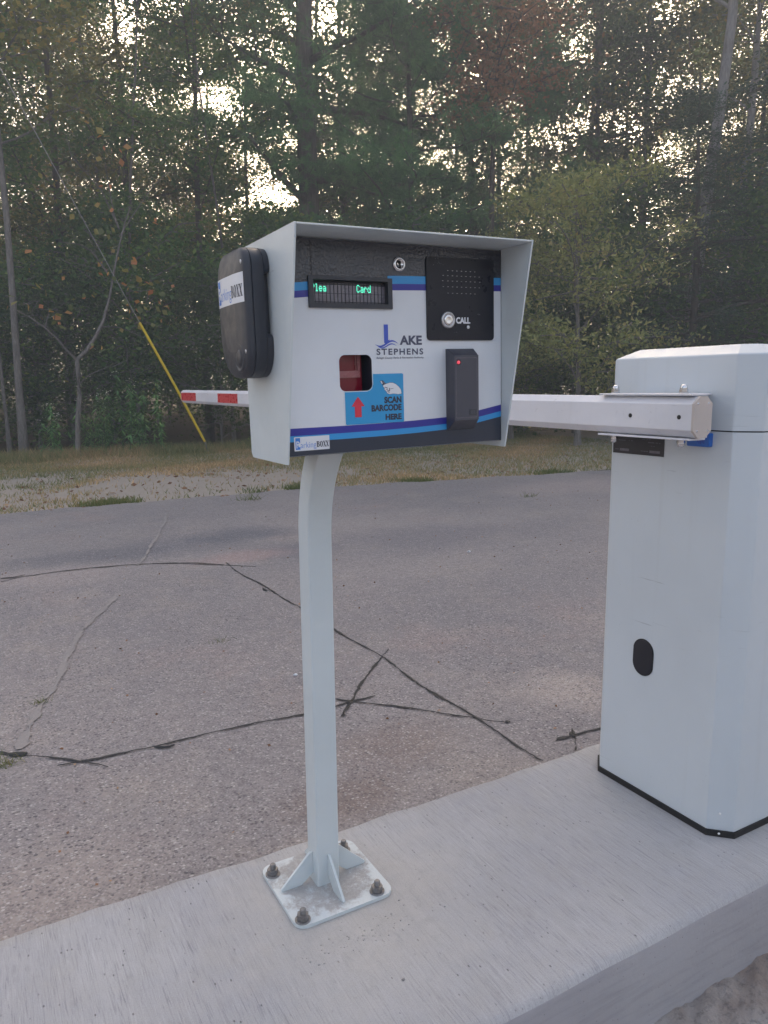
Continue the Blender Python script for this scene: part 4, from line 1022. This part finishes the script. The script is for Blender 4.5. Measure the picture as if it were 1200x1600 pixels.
# ---- background trees, copies in a deep band
r3 = random.Random(17)
keys = ['oak_a', 'oak_b', 'oak_c', 'oak_a', 'oak_b', 'oak_c', 'oak_c']
k = 0
for dist, n, x0, x1 in ((23.5, 15, -420, 1650), (29.5, 14, -380, 1600), (37.0, 13, -380, 1600)):
    for i in range(n):
        px = x0+(x1-x0)*(i+0.5)/n+r3.uniform(-35, 35); ky = keys[r3.randrange(7)]
        if dist > 25 and (372 < px < 458 or 855 < px < 965): continue
        T(ky, 'background_tree', px, dist+r3.uniform(-2, 2.5), r3.uniform(0.85, 1.2), r3.uniform(0, 6.28), 'dim leafy tree deep in the woods behind the front row', 'tree', 'trees deep in the woods', -0.1+max(0, dist*0.8-17)*0.028)
# ---- understory
for i in range(17):
    px = -260+i*98+r3.uniform(-25, 25); ky = ['shrub_a', 'shrub_b'][i % 2]
    dd_ = 14.9+r3.uniform(0, 1.6)+(0.8 if px > 500 else 0)
    T(ky, 'shrub', px, dd_, r3.uniform(0.8, 1.1), r3.uniform(0, 6.28), 'dark leafy shrub along the shaded foot of the woods', 'shrub', 'shrubs along the foot of the woods')
for i in range(22):
    px = -350+i*88+r3.uniform(-30, 30)
    T(['shrub_b', 'shrub_a', 'sapling'][i % 3], 'undergrowth_bush', px, 19.5+r3.uniform(-1.5, 3.5), r3.uniform(1.0, 1.4), r3.uniform(0, 6.28), 'dark undergrowth bush among the trunks further in', 'bush', 'undergrowth among the trunks')
for i in range(14):
    px = -200+i*115+r3.uniform(-30, 30)
    T('shrub_b', 'undergrowth_bush', px, 27+r3.uniform(-1.5, 5), r3.uniform(1.3, 1.7), r3.uniform(0, 6.28), 'dark undergrowth bush among the trunks further in', 'bush', 'undergrowth among the trunks')
# thin bare poles
lines, pts = skeleton(11, 6.5, 0.8, 131, 8, (0.3, 0.1), 0.045, 0.7, wob=0.25)
SPECIES['pole'] = (wood_mesh('trunk', lines, 'bark_thin'), leaves_mesh('crown', scatter(pts, 900, 0.3, 5), 0.10, 'leaf_green', 6))
for px, dist, sc, lab in ((6, 14.2, 0.75, 'thin pale pole tree at the very left edge'), (172, 17.0, 0.9, 'thin dark pole tree behind the bare forked sapling'), (214, 15.6, 1.0, 'thin leaning pole tree just left of the yellow guy guard'),
                          (362, 15.8, 0.9, 'thin pole tree seen under the black side unit, above the red and white boom tip'), (590, 20, 1.4, 'slim trunk right of the two thick trunks'), (700, 20.5, 1.5, 'dim slim trunk behind the blue-green pine')):
    T('pole', 'young_tree', px, dist, sc, px*0.7, lab)

# ---- bare forked sapling with a few large autumn leaves, left foreground of the woods
YS = 12.9
def S(px, py, y=YS): return on_plane(px, py, 1, y)
bs = thing('forked_sapling', S(121, 718), 'small bare-stemmed forked sapling with a few big yellow and orange leaves at left', 'sapling')
mb = MB()
def L_(pix, r_a, r_b, dy=0.0):
    P_ = [S(x, y, YS+dy*i/len(pix)) for i, (x, y) in enumerate(pix)]
    mb.tube(P_, np.linspace(r_a, r_b, len(P_)), 'bark_thin', 7)
L_([(122,722),(122,700),(121,660),(124,620),(122,585),(120,560)], 0.046, 0.036)
L_([(120,562),(135,548),(150,525),(162,500),(172,460),(178,425),(186,385),(196,345),(204,322)], 0.034, 0.008)
L_([(120,562),(105,548),(88,528),(70,512),(45,495),(18,480)], 0.022, 0.006, -0.6)
L_([(70,512),(76,490),(75,470)], 0.010, 0.005); L_([(55,500),(50,485),(60,470)], 0.007, 0.004)
L_([(186,358),(178,335),(170,290),(164,255)], 0.012, 0.005); L_([(170,430),(155,408),(142,392),(125,382),(92,378)], 0.014, 0.005, -0.3)
L_([(155,410),(148,395),(147,385)], 0.006, 0.003); L_([(160,510),(190,512),(230,530),(262,550),(290,580)], 0.010, 0.004, 0.4)
L_([(186,370),(205,340),(240,290),(262,268)], 0.008, 0.003); L_([(176,440),(200,448),(222,450)], 0.006, 0.003)
L_([(106,195),(104,215),(112,245),(128,262),(160,300),(186,358)][::-1], 0.010, 0.003); L_([(150,420),(120,412),(100,402)], 0.005, 0.003)
L_([(124,600),(140,585),(165,575),(185,565)], 0.010, 0.004)
mb.build('trunk', bs)
r4 = np.random.default_rng(77); LP = []
for (cx, cy, rr_, n_) in ((125,175,10,2),(148,186,8,2),(166,205,14,4),(178,235,22,6),(200,248,14,3),(150,232,12,3),(155,362,10,3),(175,375,22,6),(170,415,18,5),(205,440,30,14),(235,455,40,22),(260,480,30,12),(200,470,24,10),(135,462,16,5),(88,492,16,6),(105,500,18,7),(30,470,20,6),(60,460,20,5),(165,540,20,5),(240,350,18,3),(280,262,20,4),(225,510,25,8),(110,250,60,5),(230,200,40,3),(150,300,50,6),(60,400,50,5)):
    for i in range(n_): LP.append(S(cx+r4.normal()*rr_*0.6, cy+r4.normal()*rr_*0.6, YS+r4.normal()*0.25))
me = leaves_mesh('leaf_crown', np.array(LP), 0.125, 'leaf_big', 5, 0.75, 0.1)
o = bpy.data.objects.new('crown', me); COL.objects.link(o); o.parent = bs; o.matrix_parent_inverse = Matrix.Translation(-Vector(bs['_org'])); 

# ---- weeds and fern at the edge of the woods
def weed_meshes(seed, n=9, H=1.35):
    r = np.random.default_rng(seed); mb = MB(); C_ = []; D_ = []; FL = []
    for i in range(n):
        b = np.array([r.normal()*0.20, r.normal()*0.12, 0]); h = H*r.uniform(0.6, 1.05); t_ = b+np.array([r.normal()*0.10, r.normal()*0.08, h])
        mb.tube([b, (b+t_)/2+np.array([r.normal()*.02, 0, 0]), t_], [0.007, 0.006, 0.003], 'weed_leaf', 5)
        for k in range(int(h*60)):
            s = r.uniform(0.12, 1.0); C_.append(b+(t_-b)*s); a = r.uniform(0, 6.28); D_.append((math.cos(a), math.sin(a), r.uniform(-.9, 0.1)))
        for k in range(14): FL.append(t_+r.normal(size=3)*np.array([.05, .05, .045]))
    C_ = np.array(C_); D_ = np.array(D_); D_ /= np.linalg.norm(D_, axis=1)[:, None]; N_ = len(C_)
    W_ = np.cross(D_, [0, 0, 1.0]); W_ /= np.linalg.norm(W_, axis=1)[:, None]; L = r.uniform(0.10, 0.19, N_)[:, None]
    V = np.stack([C_, C_+D_*L*0.45+W_*0.016, C_+D_*L, C_+D_*L*0.45-W_*0.016], 1).reshape(-1, 3)
    st = bpy.data.meshes.new('stem'); st.from_pydata(mb.v, [], mb.f); st.materials.append(MATS['weed_leaf']); st.update()
    return st, fast_mesh('leaves', V, np.arange(4*N_).reshape(-1, 4), 'weed_leaf', r.uniform(0, 1, N_)), leaves_mesh('flower_cluster', np.array(FL), 0.028, 'flower_white', seed+3)
WV = [weed_meshes(201), weed_meshes(202), weed_meshes(203, 7, 1.0)]
def weed(px, py, v, sc, rz, label, fl=True, Y=13.1):
    p = S(px, py, Y); p[2] = -0.12
    o = bpy.data.objects.new('tall_weed', None); COL.objects.link(o); o.location = tuple(p); o.rotation_euler = (0, 0, rz); o.scale = (sc,)*3
    tag(o, label, 'weed')
    for nm, me in zip(('stem', 'leaves', 'flower_cluster'), WV[v]):
        if nm == 'flower_cluster' and not fl: continue
        q = bpy.data.objects.new(nm, me); COL.objects.link(q); q.parent = o
        if nm == 'flower_cluster': q['kind'] = 'stuff'
weed(185, 705, 0, 1.0, 0.2, 'tall weed clump with pale seed heads right of the forked sapling stem')
weed(228, 700, 1, 1.0, 1.2, 'tall leafy weed clump nearest to the yellow guy guard', False)
weed(86, 715, 2, 1.0, 2.2, 'lower weed clump left of the forked sapling stem')
weed(128, 712, 2, 0.8, 3.3, 'short weed clump hiding the foot of the forked sapling', False)
weed(160, 712, 1, 0.55, 4.1, 'small weed between the forked sapling and the tall seed-headed clump', False)
# fern
mb = MB(); V = []; F = []; r5 = np.random.default_rng(5)
fb_ = S(270, 698, 13.2); fb_[2] = -0.12
for i in range(14):
    az = r5.uniform(0, 6.28); L = r5.uniform(0.3, 0.5); el = r5.uniform(0.5, 1.1)
    for k in range(16):
        s = (k+1)/17; p = fb_+np.array([math.cos(az)*L*s, math.sin(az)*L*s, L*(s*math.tan(el)*0.6-s*s*0.5)]); w = 0.09*math.sin(math.pi*min(1, s+0.12))+0.01
        for sg in (-1, 1):
            q = np.array([-math.sin(az), math.cos(az), -0.15])*sg; f_ = np.array([math.cos(az), math.sin(az), 0])
            o_ = len(V); V += [p, p+q*w*0.5+f_*0.012, p+q*w+f_*0.01, p+q*w*0.5-f_*0.010]; F.append((o_, o_+1, o_+2, o_+3))
V = np.array(V)-fb_; me = fast_mesh('fern', V, np.array(F), 'fern_leaf', r5.uniform(0, 1, len(F)))
o = bpy.data.objects.new('fern', me); COL.objects.link(o); o.location = tuple(fb_); tag(o, 'bright green fern at the foot of the woods left of the guy anchor', 'fern')

# ---- grass of the verge, leaf litter
def vz(x, y): return -0.165+max(0.0, min(1.0, (y-7.8)*0.8))*(0.035+0.02*fbm(x, y, 1.1))+0.01*max(0, y-8.3)
def blades(name, n, box, h, seed, mat, dens, label):
    r = np.random.default_rng(seed); B = []
    while len(B) < n:
        x = r.uniform(box[0], box[2]); y = r.uniform(box[1], box[3])
        if r.uniform() < dens(x, y): B.append((x, y, vz(x, y)))
    B = np.array(B); n = len(B); a = r.uniform(0, 6.28, n); hh = h*r.uniform(0.5, 1.3, n); w = 0.0045+0.003*r.uniform(size=n)
    W = np.stack([np.cos(a)*w, np.sin(a)*w, 0*a], 1); b_ = r.normal(size=(n, 2))*0.5*hh[:, None]
    tip = B+np.stack([b_[:, 0], b_[:, 1], hh], 1)
    V = np.stack([B-W, B+W, tip], 1).reshape(-1, 3)
    clump = np.array([0.5+0.25*fbm(x, y, 0.9, 4) for x, y, z in B])
    me = fast_mesh(name, V, np.arange(3*n).reshape(-1, 3), mat, np.clip(clump+r.normal(size=n)*0.18, 0, 1))
    o = bpy.data.objects.new(name, me); COL.objects.link(o); tag(o, label, 'grass', kind='stuff')
def dens_v(x, y):
    d = 0.55+0.35*fbm(x, y, 0.9, 1)
    s = math.hypot((x-2.35)*0.52, y-8.75)
    d *= min(1.0, max(0.04, (s-0.75-0.35*fbm(x, y, 3.2, 2))*2.2))
    if y > 10.5: d += 0.35
    if y < road_edge(x)+0.04: return 0.0
    return max(0.05, min(1, d))
blades('verge_grass', 95000, (-1.5, 7.2, 11, 13.6), 0.045, 31, 'grass_blade', dens_v, 'short dry and green grass on the verge between road and woods')
def dens_e(x, y):
    e = road_edge(x); d = y-e
    if d < -0.02 or d > 0.35: return 0
    return max(0, -0.1+0.9*fbm(x, 1.0, 2.6, 3))*(1-d/0.35)
blades('edge_grass', 3200, (-1.5, 5.5, 9, 8.3), 0.055, 33, 'grass_fresh', dens_e, 'fresher green grass fringe along the far edge of the road')
blades('wood_edge_grass', 16000, (-1.5, 12.3, 11, 13.6), 0.16, 35, 'grass_blade', lambda x, y: 0.5+0.4*fbm(x, y, 1.3, 7), 'longer rough grass along the foot of the woods')
r = np.random.default_rng(41); n = 1800
C_ = np.stack([r.uniform(-1.5, 11, n), r.uniform(7.6, 14.5, n), np.zeros(n)], 1); C_[:, 2] = [vz(x, y)+0.012 for x, y in C_[:, :2]]
C_ = C_[[C_[i, 1] > road_edge(C_[i, 0])-0.1 for i in range(n)]]
me = leaves_mesh('leaf_litter', C_, 0.06, 'dead_leaf', 42, 0.6, 0.85); o = bpy.data.objects.new('leaf_litter', me); COL.objects.link(o); tag(o, 'fallen brown leaves scattered over the verge', 'leaf litter', kind='stuff')
# grit on the road
n = 900; C_ = np.stack([r.uniform(-1, 6, n), r.uniform(1.45, 7.6, n), np.full(n, RZ+0.004)], 1)
me = leaves_mesh('road_grit', C_, 0.012, 'dead_leaf', 43, 0.8, 0.9); o = bpy.data.objects.new('road_grit', me); COL.objects.link(o); tag(o, 'tiny grit and leaf crumbs scattered over the worn road', 'grit', kind='stuff')

def tuft(px, py, sc, label, seed, z=RZ, n=60):
    p = on_plane(px, py, 2, z); r = np.random.default_rng(seed)
    B = np.stack([r.normal(size=n)*0.028*sc, r.normal(size=n)*0.016*sc, np.zeros(n)], 1); hh = 0.035*sc*r.uniform(.4, 1.3, n); a = r.uniform(0, 6.28, n)
    W = np.stack([np.cos(a), np.sin(a), 0*a], 1)*0.0013*sc; dd = r.normal(size=(n, 2))*0.9*hh[:, None]
    V = np.stack([B-W, B+W, B+np.stack([dd[:, 0], dd[:, 1], hh], 1)], 1).reshape(-1, 3)
    me = fast_mesh('grass_tuft', V, np.arange(3*n).reshape(-1, 3), 'grass_fresh', r.uniform(0, 1, n)); o = bpy.data.objects.new('grass_tuft', me); COL.objects.link(o); o.location = tuple(p); tag(o, label, 'grass tuft')
tuft(64, 1098, 0.65, 'small green tuft growing in the pale filled crack at left', 1)
tuft(2, 1196, 1.0, 'larger green tuft at the left edge below the tar seam', 2, n=90)
tuft(347, 1003, 0.8, 'tiny sparse tuft on open road left of the post', 3, n=24)
tuft(828, 776, 1.6, 'low brownish tuft on the far road right of the terminal', 4, n=40)
tuft(388, 781, 2.4, 'flat green tuft at the far road edge below the left cheek of the terminal', 6, n=60)
# pebbles
for i, (px, py, s, lab) in enumerate(((733, 863, 0.012, 'small white stone on the road right of the post'), (462, 1056, 0.009, 'small pale stone just left of the post'), (630, 1532, 0.003, 'tiny dark pebble on the island below the base plate'))):
    z = RZ if py < 1200 else 0.0; p = on_plane(px, py, 2, z); rr = random.Random(i)
    mb = MB(); mb.lathe([(s*0.6, 0.0), (s, s*0.3), (s*0.85, s*0.7), (s*0.3, s)], lambda u, v, h: (p[0]+u*(1+0.3*math.sin(5*v/s)), p[1]+v*0.8, z+0.001+h), 'label_white' if i < 2 else 'zinc', 9)
    tag(mb.build('pebble', origin=p), lab, 'stone')
# cement crumbs by the base plate
mb = MB(); rr = random.Random(8)
for i in range(90):
    x = rr.gauss(0.555, 0.05) if i < 55 else rr.uniform(0.40, 0.76); y = rr.gauss(1.095, 0.018) if i < 55 else rr.uniform(1.02, 1.40); s = rr.uniform(0.0006, 0.0022)
    if PX0 < x < PX1 and y > PY0: continue
    mb.prism([(s*math.cos(k*1.257+i), s*math.sin(k*1.257+i)*rr.uniform(.6, 1)) for k in range(5)], lambda u, v, d: (x+u, y+v, d), 0.0002, s*0.8, 'broomed_concrete')
tag(mb.build('cement_crumbs'), 'crumbs of broken cement scattered on the island round the base plate', 'rubble', kind='stuff')

# ------------------------------------------------------------------ evening haze
vm_ = bpy.data.materials.new('haze_air'); vm_.use_nodes = True; vt = vm_.node_tree; vt.nodes.clear()
vo = vt.nodes.new('ShaderNodeOutputMaterial'); pv = vt.nodes.new('ShaderNodeVolumePrincipled')
pv.inputs['Color'].default_value = (0.97, 0.97, 0.95, 1); pv.inputs['Density'].default_value = 0.0125; pv.inputs['Anisotropy'].default_value = 0.3
vt.links.new(pv.outputs[0], vo.inputs['Volume']); MATS['haze_air'] = vm_
mb = MB(); mb.box((-152, -102, -1.4), (202, 152, 24), 'haze_air')
tag(mb.build('haze'), 'thin evening haze in the air between the road and the woods', 'haze', kind='stuff')

for o in bpy.data.objects:
    if '_org' in o: del o['_org']
